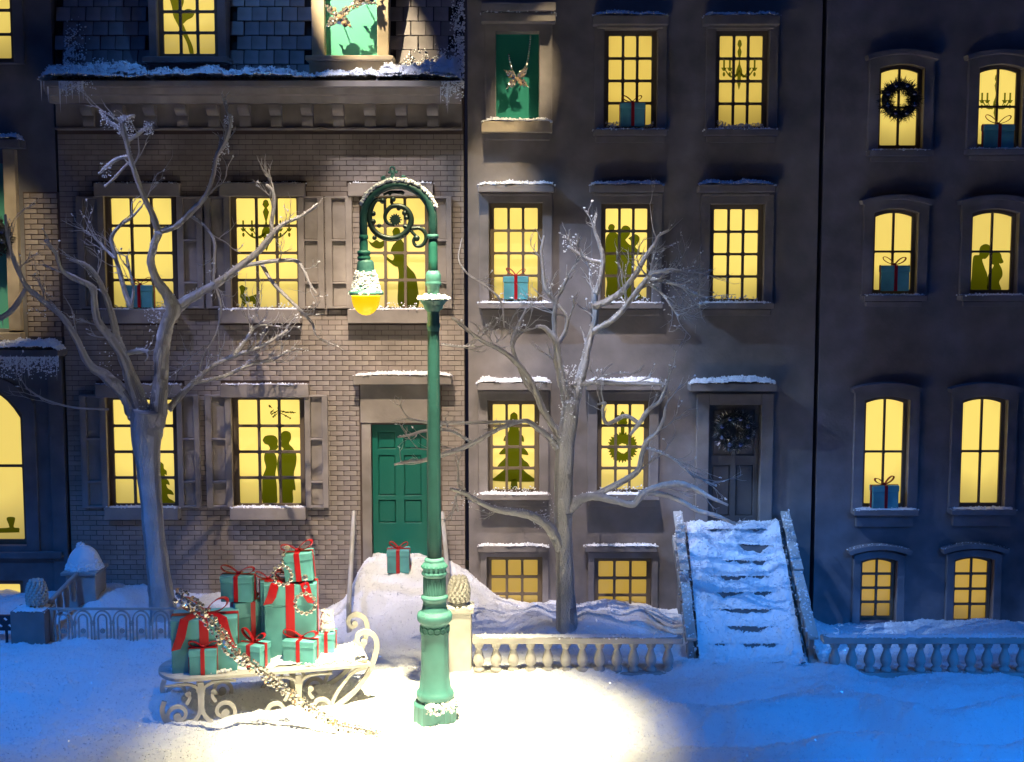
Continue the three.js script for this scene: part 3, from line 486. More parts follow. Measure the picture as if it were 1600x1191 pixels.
// ---------------------------------------------------------------- snowy stair up to the dark door
{
  const top = P(1150, 826, 0.3), n = 8, z0 = 0.42, z1 = 2.95, s = world(thing('stone_stair', 'snow-covered stone stair with sloping white parapets leading to the wreathed door', 'stairs', [3.25, 0, 1.7]));
  const L = (z) => lerp(P(1062, 800, 0.3).x, P(1082, 1005, 2.95).x, (z - 0.3) / 2.65), Rr = (z) => lerp(P(1226, 798, 0.3).x, P(1268, 1005, 2.95).x, (z - 0.3) / 2.65);
  mesh('landing', box(L(0.2), Rr(0.2), -0.4, top.y, 0.003, z0, 0.02), M.stoneTrim, s); stuff(mesh('snow', snowCap(L(0.2) + 0.08, Rr(0.2) - 0.08, top.y, 0.02, z0 + 0.05, 0.12, 3), M.crumb, s));
  for (let i = 0; i < n; i++) {
    const a = z0 + (z1 - z0) * i / n, b = z0 + (z1 - z0) * (i + 1) / n, y = top.y * (1 - (i + 1) / (n + 0.4)), st = mesh('step', box(L(a) + 0.06, Rr(a) - 0.06, y - 0.5, y, a - 0.06, b + 0.03, 0.012), M.stoneTrim, s);
    stuff(mesh('snow', snowCap(L(a) + 0.1, Rr(a) - 0.1, y, a - 0.02, b + 0.035, 0.05 + 0.03 * R(), 3), M.crumb, st));
  }
  { // drifted snow burying most of the treads, deepest along the parapets
    const pos = [], idx = [], nx = 60, nz = 90, lumps = [];
    for (let j = 0; j <= nz; j++) for (let i = 0; i <= nx; i++) {
      const v = j / nz, u = i / nx, z = lerp(0.1, z1 + 0.22, v), x = lerp(L(z) + 0.1, Rr(z) - 0.1, u), t = clamp((z - z0) / (z1 - z0), -0.1, 1.05), line = top.y * (1 - Math.max(0, t) * (n / (n + 0.4))) - 0.07, e = Math.abs(u - 0.56) * 2;
      const y = line + 0.045 + 0.12 * smooth(e, 0.3, 0.9) + 0.12 * noise(x * 2.2, z * 1.7, 3) + 0.06 * noise(x * 6, z * 5, 7) + 0.03 * noise(x * 17, z * 17, 2) + 0.012 * noise(x * 40, z * 40, 2);
      pos.push(x, Math.min(y, line + 0.28), z); if (R() < 0.5) lumps.push([x + rnd(-0.02, 0.02), y + 0.004, z]);
      if (i && j) { const q = j * (nx + 1) + i; idx.push(q, q - 1, q - nx - 1, q - 1, q - nx - 2, q - nx - 1); }
    }
    const g = new THREE.BufferGeometry(); g.setAttribute('position', new THREE.Float32BufferAttribute(pos, 3)); g.setIndex(idx); g.computeVertexNormals();
    stuff(mesh('snow', [g, crumbs(lumps, 0.006, 0.018)], M.crumb, s));
  }
  for (const [side, X, o] of [['l', L, -0.02], ['r', Rr, 0.02]]) { // sloping parapets: coping boards over square posts
    const par = partGroup('parapet', s), A = V3(X(0.25) + o, P(side === 'l' ? 1056 : 1228, 800, 0.25).y, 0.25), B = V3(X(2.95) + o, P(1080, side === 'l' ? 1002 : 1000, 2.95).y, 2.95), dir = B.clone().sub(A), len = dir.length();
    const place = (g, t) => g.applyMatrix4(new THREE.Matrix4().compose(A.clone().lerp(B, t), new THREE.Quaternion().setFromRotationMatrix(new THREE.Matrix4().makeBasis(V3(1, 0, 0), V3().crossVectors(dir.clone().normalize(), V3(1, 0, 0)), dir.clone().normalize())), V3(1, 1, 1)));
    for (let k = 0; k < 4; k++) mesh('coping', place(boxGeo(0.14, 0.045, len / 4 - 0.02), (k + 0.5) / 4).translate(0, k % 2 ? 0.012 : 0, 0), M.white, par);
    for (let k = 0; k < 11; k++) { const p = A.clone().lerp(B, (k + 0.5) / 11), low = top.y * (1 - (p.z - z0) / (z1 - z0)) - 0.12; mesh('post', box(p.x - 0.035, p.x + 0.035, Math.max(low, -0.2), p.y - 0.02, p.z - 0.035, p.z + 0.035), M.baluster, par); }
    mesh('stringer', place(boxGeo(0.1, 0.14, len), 0.5).translate(0, -0.42, 0), M.baluster, par);
    stuff(mesh('snow', crumbs(Array.from({ length: 240 }, () => { const t = R(), p = A.clone().lerp(B, t), k = R() < 0.4; return [p.x + rnd(-0.07, 0.07), p.y + 0.03 - (k ? R() * 0.35 : 0), p.z + (k ? rnd(-0.1, 0.1) : 0)]; }), 0.008, 0.024), M.crumb, par));
  }
}

// ---------------------------------------------------------------- balustrades, post with pine cone, left fence
const fz = 3.2;
function balustrade(label, xs, xa, xb, tone) {
  const b = world(thing('balustrade', label, 'balustrade', [(xa + xb) / 2, 0, fz])), top = P(900, 994, fz).y;
  mesh('rail', box(xa, xb, top - 0.085, top, fz - 0.1, fz + 0.1, 0.015), M.baluster, b); mesh('plinth', box(xa, xb, -0.2, 0.02, fz - 0.09, fz + 0.09), M.baluster, b);
  const prof = [[0.065, 0], [0.075, 0.02], [0.07, 0.05], [0.045, 0.075], [0.07, 0.12], [0.078, 0.17], [0.066, 0.22], [0.045, 0.28], [0.036, 0.32], [0.04, 0.325], [0.058, 0.345], [0.05, 0.36], [0.066, 0.37], [0.07, 0.41]], hgt = top - 0.085 - 0.02;
  const g = uvBox(lathe(prof.map(([r, y]) => [r, y / 0.41 * hgt]), 14));
  for (const x of xs) { const m = new THREE.Mesh(g, M.baluster); m.name = 'baluster'; m.castShadow = m.receiveShadow = true; m.position.set(P(x, 1020, fz).x - b.position.x, 0.02, 0); b.add(m); }
  stuff(mesh('snow', [...snowCap(xa + 0.02, xb - 0.02, top, fz - 0.1, fz + 0.085, 0.022, 0.6)], M.crumb, b)); return b;
}
balustrade('white balustrade between the pine cone post and the stair', [748, 775, 802, 829, 856, 884, 910, 937, 964, 990, 1017, 1044], P(738, 1000, fz).x, P(1066, 1000, fz).x);
balustrade('shaded balustrade right of the stair before the arched windows', [1304, 1331, 1359, 1385, 1411, 1438, 1464, 1490, 1517, 1543, 1570, 1597, 1624], P(1284, 1000, fz).x, P(1660, 1000, fz).x);
function pineCone(parent, x, y, z, r, h) { // a carved cone of overlapping scales
  const out = [lathe([[0, 0], [r * 0.75, 0.01], [r * 0.8, h * 0.1], [r * 0.5, h * 0.16], [r * 0.85, h * 0.24], [r * 1.0, h * 0.42], [r * 0.9, h * 0.65], [r * 0.6, h * 0.86], [0, h]].map(([a, b]) => [a * 0.93, b]), 18).translate(x, y, z)];
  for (let k = 0; k < 9; k++) { const t = 0.22 + 0.76 * k / 9, rr = r * Math.sqrt(Math.max(0, 1 - ((t - 0.42) / 0.6) ** 2)), n = Math.max(4, Math.round(rr / r * 13)); for (let j = 0; j < n; j++) { const a = (j + (k % 2) / 2) / n * Math.PI * 2; out.push(ICO1.clone().scale(r * 0.2, h * 0.07, r * 0.2).translate(x + Math.cos(a) * rr * 0.93, y + t * h, z + Math.sin(a) * rr * 0.93)); } }
  return mesh('pine_cone', out, M.white, parent);
}
{
  const z = 3.05, w = rectW([702, 947, 737, 1050], z), t = world(thing('gate_post', 'white square post topped by a carved pine cone beside the lamp', 'post', [(w.x0 + w.x1) / 2, 0, z])), d = w.x1 - w.x0;
  mesh('post_shaft', box(w.x0, w.x1, -0.2, w.y1 - 0.06, z - d / 2, z + d / 2), M.white, t); mesh('post_cap', box(w.x0 - 0.03, w.x1 + 0.03, w.y1 - 0.059, w.y1, z - d / 2 - 0.03, z + d / 2 + 0.03), M.white, t);
  pineCone(t, (w.x0 + w.x1) / 2 - 0.02, w.y1, z, 0.145, P(716, 898, z).y - w.y1);
  stuff(mesh('snow', crumbs(Array.from({ length: 160 }, () => { const e = rnd(-0.5, 0.5) * (d + 0.06), q = rnd(-0.5, 0.5) * (d + 0.06); return [(w.x0 + w.x1) / 2 + e, w.y1 + 0.01, z + q]; }), 0.01, 0.025), M.crumb, t));
}
{
  const z = 2.6, w = rectW([25, 950, 78, 1012], z), t = world(thing('gate_post', 'low grey block post topped by a shadowed pine cone at the left fence', 'post', [(w.x0 + w.x1) / 2, 0, z]));
  mesh('post_shaft', box(w.x0, w.x1, -0.2, w.y1, z - 0.2, z + 0.2), M.stoneTrim, t); pineCone(t, P(57, 950, z).x, w.y1 - 0.02, z - 0.02, 0.14, 0.44);
  stuff(mesh('snow', [...snowCap(w.x0, w.x1, w.y1, z - 0.2, z + 0.2, 0.05, 2)], M.crumb, t));
  // openwork fence of arches and loops
  const f = world(thing('openwork_fence', 'thin white openwork fence of interlaced arches beside the sled', 'fence', [P(175, 975, z).x, 0, z])), a = rectW([78, 950, 276, 1003], z), H = a.y1 - a.y0;
  mesh('rail', box(a.x0 + 0.002, a.x1, a.y1 - 0.03, a.y1, z - 0.02, z + 0.02, 0.006), M.baluster, f); mesh('bottom_rail', box(a.x0 + 0.002, a.x1, a.y0 - 0.1, a.y0 - 0.06, z - 0.02, z + 0.02, 0.006), M.baluster, f); mesh('end_post', box(a.x0 + 0.004, a.x0 + 0.05, a.y0 - 0.2, a.y1 - 0.031, z - 0.02, z + 0.02, 0.006), M.baluster, f);
  const step = 0.27;
  for (let k = 0; k < 6; k++) {
    const cx = a.x0 + 0.19 + k * step;
    for (const [r, e] of [[0.115, 0.03], [0.06, 0.09]]) mesh('arch', band([[cx - r, a.y0 - 0.06], [cx - r, a.y1 - e - r * 1.3], ...Array.from({ length: 13 }, (_, i) => { const u = Math.PI * (1 - i / 12); return [cx + r * Math.cos(u), a.y1 - e - r * 1.3 + r * 1.2 * Math.sin(u)]; }), [cx + r, a.y1 - e - r * 1.3], [cx + r, a.y0 - 0.06]], 0.02, 0.02, z), M.baluster, f);
    for (const [dx, dy] of [[0.135, 0.55], [0, 0.32]]) mesh('rosette', [new THREE.TorusGeometry(0.028, 0.01, 6, 14).translate(cx + dx, a.y0 + H * dy, z), new THREE.SphereGeometry(0.016, 8, 6).translate(cx + dx, a.y0 + H * dy, z)], M.baluster, f);
  }
  // small dark fence piece at the very edge
  const e = world(thing('iron_fence', 'small dark pierced iron fence end cut by the picture edge', 'fence', [P(8, 980, z).x, 0, z])), b = rectW([-60, 961, 22, 985], z), sh = rectShape(b.x0, b.x1, b.y0, b.y1);
  for (let k = 0; k < 5; k++) for (const q of [0.3, 0.72]) { const c = b.x1 - 0.06 - k * 0.13 - (q > 0.5 ? 0.06 : 0), y = lerp(b.y0, b.y1, q), p = new THREE.Path(); p.moveTo(c - 0.035, y); p.lineTo(c, y - 0.03); p.lineTo(c + 0.035, y); p.lineTo(c, y + 0.03); p.lineTo(c - 0.035, y); sh.holes.push(p); }
  mesh('pierced_panel', plate(sh, z - 0.02, z + 0.02), M.iron, e); mesh('post', tube([V3(P(10, 985, z).x, b.y0 + 0.01, z), V3(P(10, 985, z).x, -0.1, z)], [0.02, 0.02], 8), M.iron, e);
}
{ // snowy pedestal with a sloping rail at the old house's steps
  const z = 1.1, w = rectW([112, 893, 158, 960], z), t = world(thing('stoop_pedestal', 'snow-heaped pedestal with a sloping rail at the corner house steps', 'pedestal', [(w.x0 + w.x1) / 2, 0, z]));
  mesh('pedestal', box(w.x0, w.x1, -0.2, w.y1, z - 0.25, z + 0.25), M.baluster, t); mesh('pedestal_cap', box(w.x0 - 0.06, w.x1 + 0.03, w.y1 + 0.002, w.y1 + 0.05, z - 0.3, z + 0.3), M.baluster, t);
  const a = P(120, 897, z + 0.28), b = P(76, 942, z + 1.1); mesh('rail', tube([a, a.clone().lerp(b, 0.5), b], [0.04, 0.04, 0.04], 6), M.baluster, t);
  for (let k = 0; k < 4; k++) { const p = a.clone().lerp(b, 0.15 + k * 0.24); mesh('baluster', tube([p, p.clone().setY(p.y - 0.15), p.clone().setY(p.y - 0.35)], [0.03, 0.05, 0.03], 8), M.baluster, t); }
  const heap = []; for (let k = 0; k < 800; k++) { const th = R() * 6.28, ph = R(), rr = Math.sqrt(R()); heap.push([(w.x0 + w.x1) / 2 - 0.02 + Math.cos(th) * rr * 0.27, w.y1 + 0.05 + 0.4 * (1 - rr * rr) * (0.75 + 0.5 * noise(Math.cos(th) * rr * 2, 3, Math.sin(th) * rr * 2)) * 0.97, z + Math.sin(th) * rr * 0.24]); }
  const dome = new THREE.SphereGeometry(1, 24, 14, 0, 6.3, 0, 1.6).scale(0.26, 0.36, 0.23).translate((w.x0 + w.x1) / 2 - 0.02, w.y1 + 0.04, z);
  stuff(mesh('snow', [dome, crumbs(heap, 0.014, 0.04)], M.crumb, t));
}

// ---------------------------------------------------------------- bare trees
// limb: [depth offset, ...[photo x, photo y, radius in photo pixels]]; every limb carries its own twigs
function tree(name, label, z0, base, limbs, seed, opts) {
  const t = world(thing(name, label, 'tree', [P(base[0][0], base[0][1], z0).x, 0, z0])), r = rng(seed), k = mppx(z0), snowSpots = [];
  const pt = ([x, y, , dz], off) => P(x, y, z0 + off + (dz ?? 0));
  const trunk = base.map((b) => pt(b, 0)); trunk.unshift(trunk[0].clone().setY(trunk[0].y - 0.3));
  mesh('trunk', tube(trunk, [base[0][2] * 1.25 * k, ...base.map((b) => b[2] * k)], 14, 0.07, 0.14), M.bark, t);
  const twig = (p, dir, len, rad, depth, out) => {
    const pts = [p.clone()], d = dir.clone(); let q = p.clone();
    const n = 4; for (let i = 0; i < n; i++) { d.add(V3((r() - 0.5) * 0.7, (r() - 0.42) * 0.6, (r() - 0.5) * 0.5)).normalize(); q = q.clone().addScaledVector(d, len / n); pts.push(q); if (depth > 0 && r() < 0.62) twig(q, d.clone().add(V3((r() - 0.5) * 1.5, (r() - 0.35) * 1.2, (r() - 0.5) * 0.9)).normalize(), len * (0.4 + 0.3 * r()), rad * 0.6, depth - 1, out); }
    out.push(tube(pts, [rad, rad * 0.35], depth > 1 ? 6 : 4, 0.06)); if (r() < (opts.frost ?? 0.2)) for (let i = 0; i < 5; i++) { const c = pts[n - 1].clone().lerp(pts[n], r()); snowSpots.push([c.x + rnd(-0.01, 0.01), c.y + 0.006, c.z + rnd(-0.01, 0.01)]); }
  };
  for (let [off, tw, snowy, ...ps] of limbs) {
    const pts = ps.map((p, i) => pt(p, off * i / (ps.length - 1))), rad = ps.map((p) => Math.max(0.9, p[2]) * k * (p[2] > 9 ? 0.82 : 0.72)), out = [tube(pts, rad, 10, 0.03, 0.5)], c = new THREE.CatmullRomCurve3(pts, false, 'centripetal');
    tw = tw ? Math.ceil(tw * 1.15) : 0;
    for (let i = 0; i < tw; i++) { const s = 0.3 + 0.7 * (i + r()) / tw, p = c.getPoint(Math.min(1, s)), d = c.getTangent(Math.min(1, s)); twig(p, d.clone().add(V3((r() - 0.5) * 1.7, (r() - 0.4) * 1.4, (r() - 0.5) * 0.9)).normalize(), 0.18 + 0.4 * r(), Math.max(0.008, Math.min(0.016, rad[rad.length - 1] * 0.7)), 2, out); }
    mesh('branch', out, M.bark, t);
    for (let i = 0; i < snowy; i++) { const s = r(), p = c.getPoint(s), rr = lerp(rad[0], rad[rad.length - 1], s); snowSpots.push([p.x + (r() - 0.5) * rr * 1.5, p.y + rr * (0.75 + 0.3 * r()), p.z + (r() - 0.4) * rr]); }
  }
  for (const [x, y, n, s] of opts.clumps) for (let i = 0; i < n; i++) { const p = P(x + (r() - 0.5) * s, y + (r() - 0.5) * s * 1.3, z0 + 0.05 + r() * 0.12); snowSpots.push([p.x, p.y, p.z]); }
  stuff(mesh('snow', crumbs(snowSpots, 0.004, 0.013), M.crumb, t)); return t;
}
tree('bare_tree', 'white bare tree spreading before the brick house left of the sled', 1.5, [[256, 962, 22], [248, 900, 18], [241, 840, 17], [236, 780, 17], [231, 720, 19], [229, 675, 25], [232, 640, 27]], [
  [0.5, 4, 30, [222, 665, 17], [195, 618, 13], [165, 588, 11], [140, 570, 9], [118, 528, 7], [97, 495, 6], [66, 470, 6], [42, 448, 5], [25, 415, 4.5], [12, 372, 4], [8, 335, 2.5]],
  [0.3, 3, 20, [42, 448, 4], [15, 488, 6], [-15, 500, 5], [-60, 470, 4]],
  [0.9, 3, 18, [224, 655, 14], [205, 600, 11], [193, 560, 10], [174, 530, 9], [154, 505, 8.5], [147, 475, 7.5], [144, 450, 7], [124, 438, 6], [98, 424, 4.5], [86, 395, 3.5], [70, 375, 3.2]],
  [0.4, 4, 24, [228, 655, 14], [212, 600, 9], [192, 552, 9], [184, 532, 8], [174, 490, 7], [162, 455, 6], [148, 428, 5], [132, 413, 4.5], [108, 405, 3]],
  [0.3, 1, 10, [190, 556, 6], [204, 551, 5.5], [220, 547, 5], [233, 550, 4]],
  [0.5, 0, 60, [236, 680, 20], [247, 640, 17], [251, 590, 14], [253, 550, 13], [260, 510, 13], [270, 486, 13], [262, 462, 11], [246, 440, 9], [236, 412, 8], [240, 385, 8], [248, 364, 8]],
  [0.4, 2, 80, [248, 364, 8], [238, 335, 6], [225, 308, 5.5], [212, 275, 5], [202, 240, 4.5], [196, 215, 5], [190, 190, 5]],
  [0.1, 0, 60, [196, 215, 4.5], [184, 200, 4.5], [170, 190, 4], [156, 174, 3]], [0.1, 0, 60, [197, 222, 4], [212, 212, 4], [226, 202, 4], [240, 198, 4]], [0.1, 0, 30, [192, 200, 4], [188, 186, 4], [198, 184, 3], [210, 180, 3]], [0.1, 0, 30, [200, 244, 3.5], [180, 250, 4], [165, 262, 4], [154, 272, 2.5]], [0.1, 0, 16, [205, 250, 3], [178, 278, 3], [163, 292, 2.5]],
  [0.3, 3, 40, [250, 362, 7], [272, 355, 6], [296, 334, 6], [320, 308, 5.5], [334, 270, 4], [338, 245, 4], [350, 225, 5], [358, 205, 4], [359, 178, 3.5]],
  [0.7, 2, 90, [268, 488, 12], [292, 470, 10], [318, 454, 9], [345, 438, 8], [375, 416, 7.5], [400, 396, 6.5], [420, 372, 5.5], [440, 352, 4.5], [470, 338, 3.5], [497, 318, 2]],
  [0.3, 1, 10, [404, 394, 5], [424, 370, 4.5], [424, 348, 4.5], [428, 320, 4], [426, 300, 4], [416, 288, 3.5]],
  [0.5, 2, 20, [372, 417, 5], [400, 412, 4.5], [430, 408, 4.5], [462, 408, 4], [474, 420, 3.5], [482, 440, 3], [494, 458, 2]],
  [0.6, 2, 12, [408, 412, 4.5], [425, 440, 4], [450, 466, 3.6], [472, 488, 3.2], [488, 506, 3], [492, 520, 2.5]],
  [-0.7, 7, 60, [262, 640, 8], [300, 600, 6], [335, 570, 5], [370, 555, 4.5], [410, 540, 3.5], [450, 516, 2.5]], [-0.8, 8, 50, [300, 600, 5], [350, 588, 4], [390, 570, 3.5], [430, 560, 3], [450, 548, 2]], [-0.7, 6, 40, [365, 556, 4], [385, 530, 3.5], [400, 510, 3], [425, 508, 2]],
  [0.3, 2, 6, [296, 336, 3], [318, 352, 3], [334, 375, 3], [335, 405, 2.6], [333, 440, 2.4]], [-0.2, 2, 0, [334, 440, 2.4], [345, 480, 2], [338, 520, 2], [318, 556, 2], [311, 580, 1.6]],
  [-0.3, 4, 6, [205, 480, 6], [196, 460, 6], [188, 430, 5], [180, 400, 4.5], [174, 372, 4], [188, 352, 3.5], [205, 340, 3], [222, 322, 2]], [-0.3, 3, 0, [180, 405, 3], [165, 390, 2.6], [148, 372, 2]], [-0.2, 3, 0, [205, 480, 4], [208, 450, 3], [202, 420, 2.4], [198, 400, 2]],
  [0.2, 2, 0, [170, 640, 2.2], [110, 636, 2], [65, 622, 2], [40, 606, 1.6]],
], 11, { frost: 0.12, clumps: [[225, 640, 60, 46], [240, 500, 60, 30], [262, 470, 40, 20], [196, 196, 170, 26], [168, 188, 80, 22], [232, 200, 100, 16], [165, 266, 60, 18], [357, 190, 110, 14], [350, 232, 90, 16], [338, 255, 50, 12], [235, 655, 60, 40], [62, 470, 40, 40], [175, 560, 30, 40]] });
tree('bare_tree', 'white bare tree standing behind the balustrade before the grey stone house', 2.0, [[886, 988, 18], [884, 930, 15], [882, 880, 14], [880, 830, 14], [880, 780, 15], [881, 735, 15], [884, 690, 15], [890, 650, 14], [892, 625, 14]], [
  [0.3, 1, 20, [890, 640, 12], [880, 600, 10], [872, 560, 9], [867, 532, 7], [850, 512, 5], [838, 510, 3]],
  [0.2, 2, 10, [868, 535, 6], [866, 500, 5], [866, 470, 5], [852, 452, 4.5], [848, 420, 4], [846, 392, 3.5], [850, 368, 2.5]], [0.2, 1, 6, [866, 472, 4], [880, 450, 3.5], [886, 434, 2.5]], [0.1, 2, 8, [874, 535, 4.5], [884, 515, 4], [885, 495, 3.5], [872, 475, 3]],
  [-0.2, 2, 60, [893, 640, 13], [905, 600, 10], [914, 562, 9], [920, 535, 8], [930, 500, 7.5], [930, 470, 7], [928, 450, 6]],
  [0.5, 7, 60, [925, 518, 7], [955, 502, 6.5], [975, 482, 6], [990, 462, 5.5], [1008, 440, 5], [1020, 428, 4.5], [1045, 422, 4]], [0.3, 8, 60, [1012, 436, 4], [1040, 440, 3.4], [1065, 448, 3], [1092, 462, 2]], [0.3, 7, 50, [1010, 440, 3.5], [1035, 460, 3], [1050, 480, 2.5], [1060, 494, 2]], [0.2, 5, 30, [1030, 425, 3.5], [1060, 424, 3], [1090, 425, 2]],
  [0.4, 3, 20, [928, 480, 7.5], [950, 470, 7], [975, 452, 6.5], [992, 430, 6], [1008, 402, 5], [1024, 380, 4], [1030, 368, 3], [1046, 360, 2]],
  [0.1, 1, 60, [932, 460, 6], [940, 425, 5], [942, 405, 5], [936, 380, 4], [928, 355, 3], [932, 335, 2.4]], [0.2, 2, 80, [940, 410, 4], [925, 408, 4], [905, 398, 3.5], [888, 386, 3]],
  [0.6, 3, 16, [884, 690, 10], [866, 668, 8], [848, 640, 7.5], [838, 615, 7], [826, 590, 6.5], [802, 562, 6], [778, 545, 5], [752, 532, 4.5], [730, 515, 4], [706, 496, 3]],
  [0.3, 3, 20, [838, 615, 5], [822, 600, 4.5], [806, 560, 4], [800, 540, 4], [804, 520, 3.5], [814, 500, 3], [822, 482, 2]],
  [0.8, 2, 20, [876, 705, 9], [856, 682, 7], [838, 668, 6], [822, 658, 5.5], [800, 662, 5], [770, 675, 5], [735, 695, 5], [700, 708, 5], [660, 720, 4.5], [636, 722, 3.5], [616, 726, 2.5]], [0.9, 1, 20, [822, 658, 4], [770, 660, 3.5], [720, 661, 3.5], [670, 660, 3.5], [635, 655, 2.5]], [0.9, 1, 20, [735, 690, 3.5], [700, 672, 3.4], [660, 674, 3.2], [640, 680, 3], [622, 683, 2]],
  [0.6, 2, 120, [880, 865, 12], [872, 850, 11], [858, 824, 10], [830, 806, 9], [800, 800, 8], [772, 795, 7], [748, 784, 6], [728, 772, 5], [704, 764, 3]], [0.1, 2, 10, [720, 770, 3], [712, 776, 2.6], [716, 800, 2]],
  [0.3, 1, 20, [884, 800, 12], [905, 782, 10], [926, 776, 9], [960, 782, 7.5], [990, 788, 7], [1004, 772, 7], [1030, 760, 7], [1060, 756, 6.5], [1082, 762, 6], [1100, 772, 5], [1120, 782, 3.5], [1138, 790, 2.5]], [0.4, 1, 10, [1012, 770, 6], [1040, 774, 5.5], [1066, 784, 5.5], [1090, 798, 5], [1120, 806, 4.5], [1150, 820, 2.5]],
  [0.4, 2, 10, [926, 776, 8], [955, 762, 7], [980, 748, 6.5], [998, 734, 6], [1003, 712, 5.5], [1010, 690, 5], [1024, 678, 4], [1036, 658, 3.5], [1040, 636, 2.4]], [0.2, 3, 4, [985, 680, 3], [1000, 660, 5], [1014, 640, 5], [1030, 628, 4.5], [1040, 606, 3.5], [1044, 596, 2.4]], [0.1, 4, 24, [1008, 700, 3.4], [1026, 705, 3], [1050, 716, 2.6], [1080, 740, 2.2], [1120, 760, 2]],
  [0.2, 2, 0, [1000, 663, 5], [978, 650, 4.5], [948, 662, 4], [942, 640, 3.5], [946, 630, 3], [934, 632, 2.4]], [0, 2, 40, [892, 605, 6], [925, 598, 5.5], [980, 600, 5], [1040, 600, 3]],
  [0.3, 3, 0, [722, 372, 1.6], [717, 405, 2], [728, 425, 2], [758, 446, 2], [782, 470, 2], [788, 512, 1.6]], [0.2, 3, 30, [690, 538, 2.6], [720, 542, 2.4], [742, 540, 2]],
], 23, { frost: 0.12, clumps: [[892, 600, 90, 34], [886, 640, 70, 26], [888, 585, 60, 24], [872, 690, 50, 20], [890, 380, 50, 22], [930, 420, 40, 18], [862, 800, 50, 34], [846, 812, 40, 24], [730, 778, 30, 24], [1040, 430, 70, 60], [1062, 455, 60, 60]] });

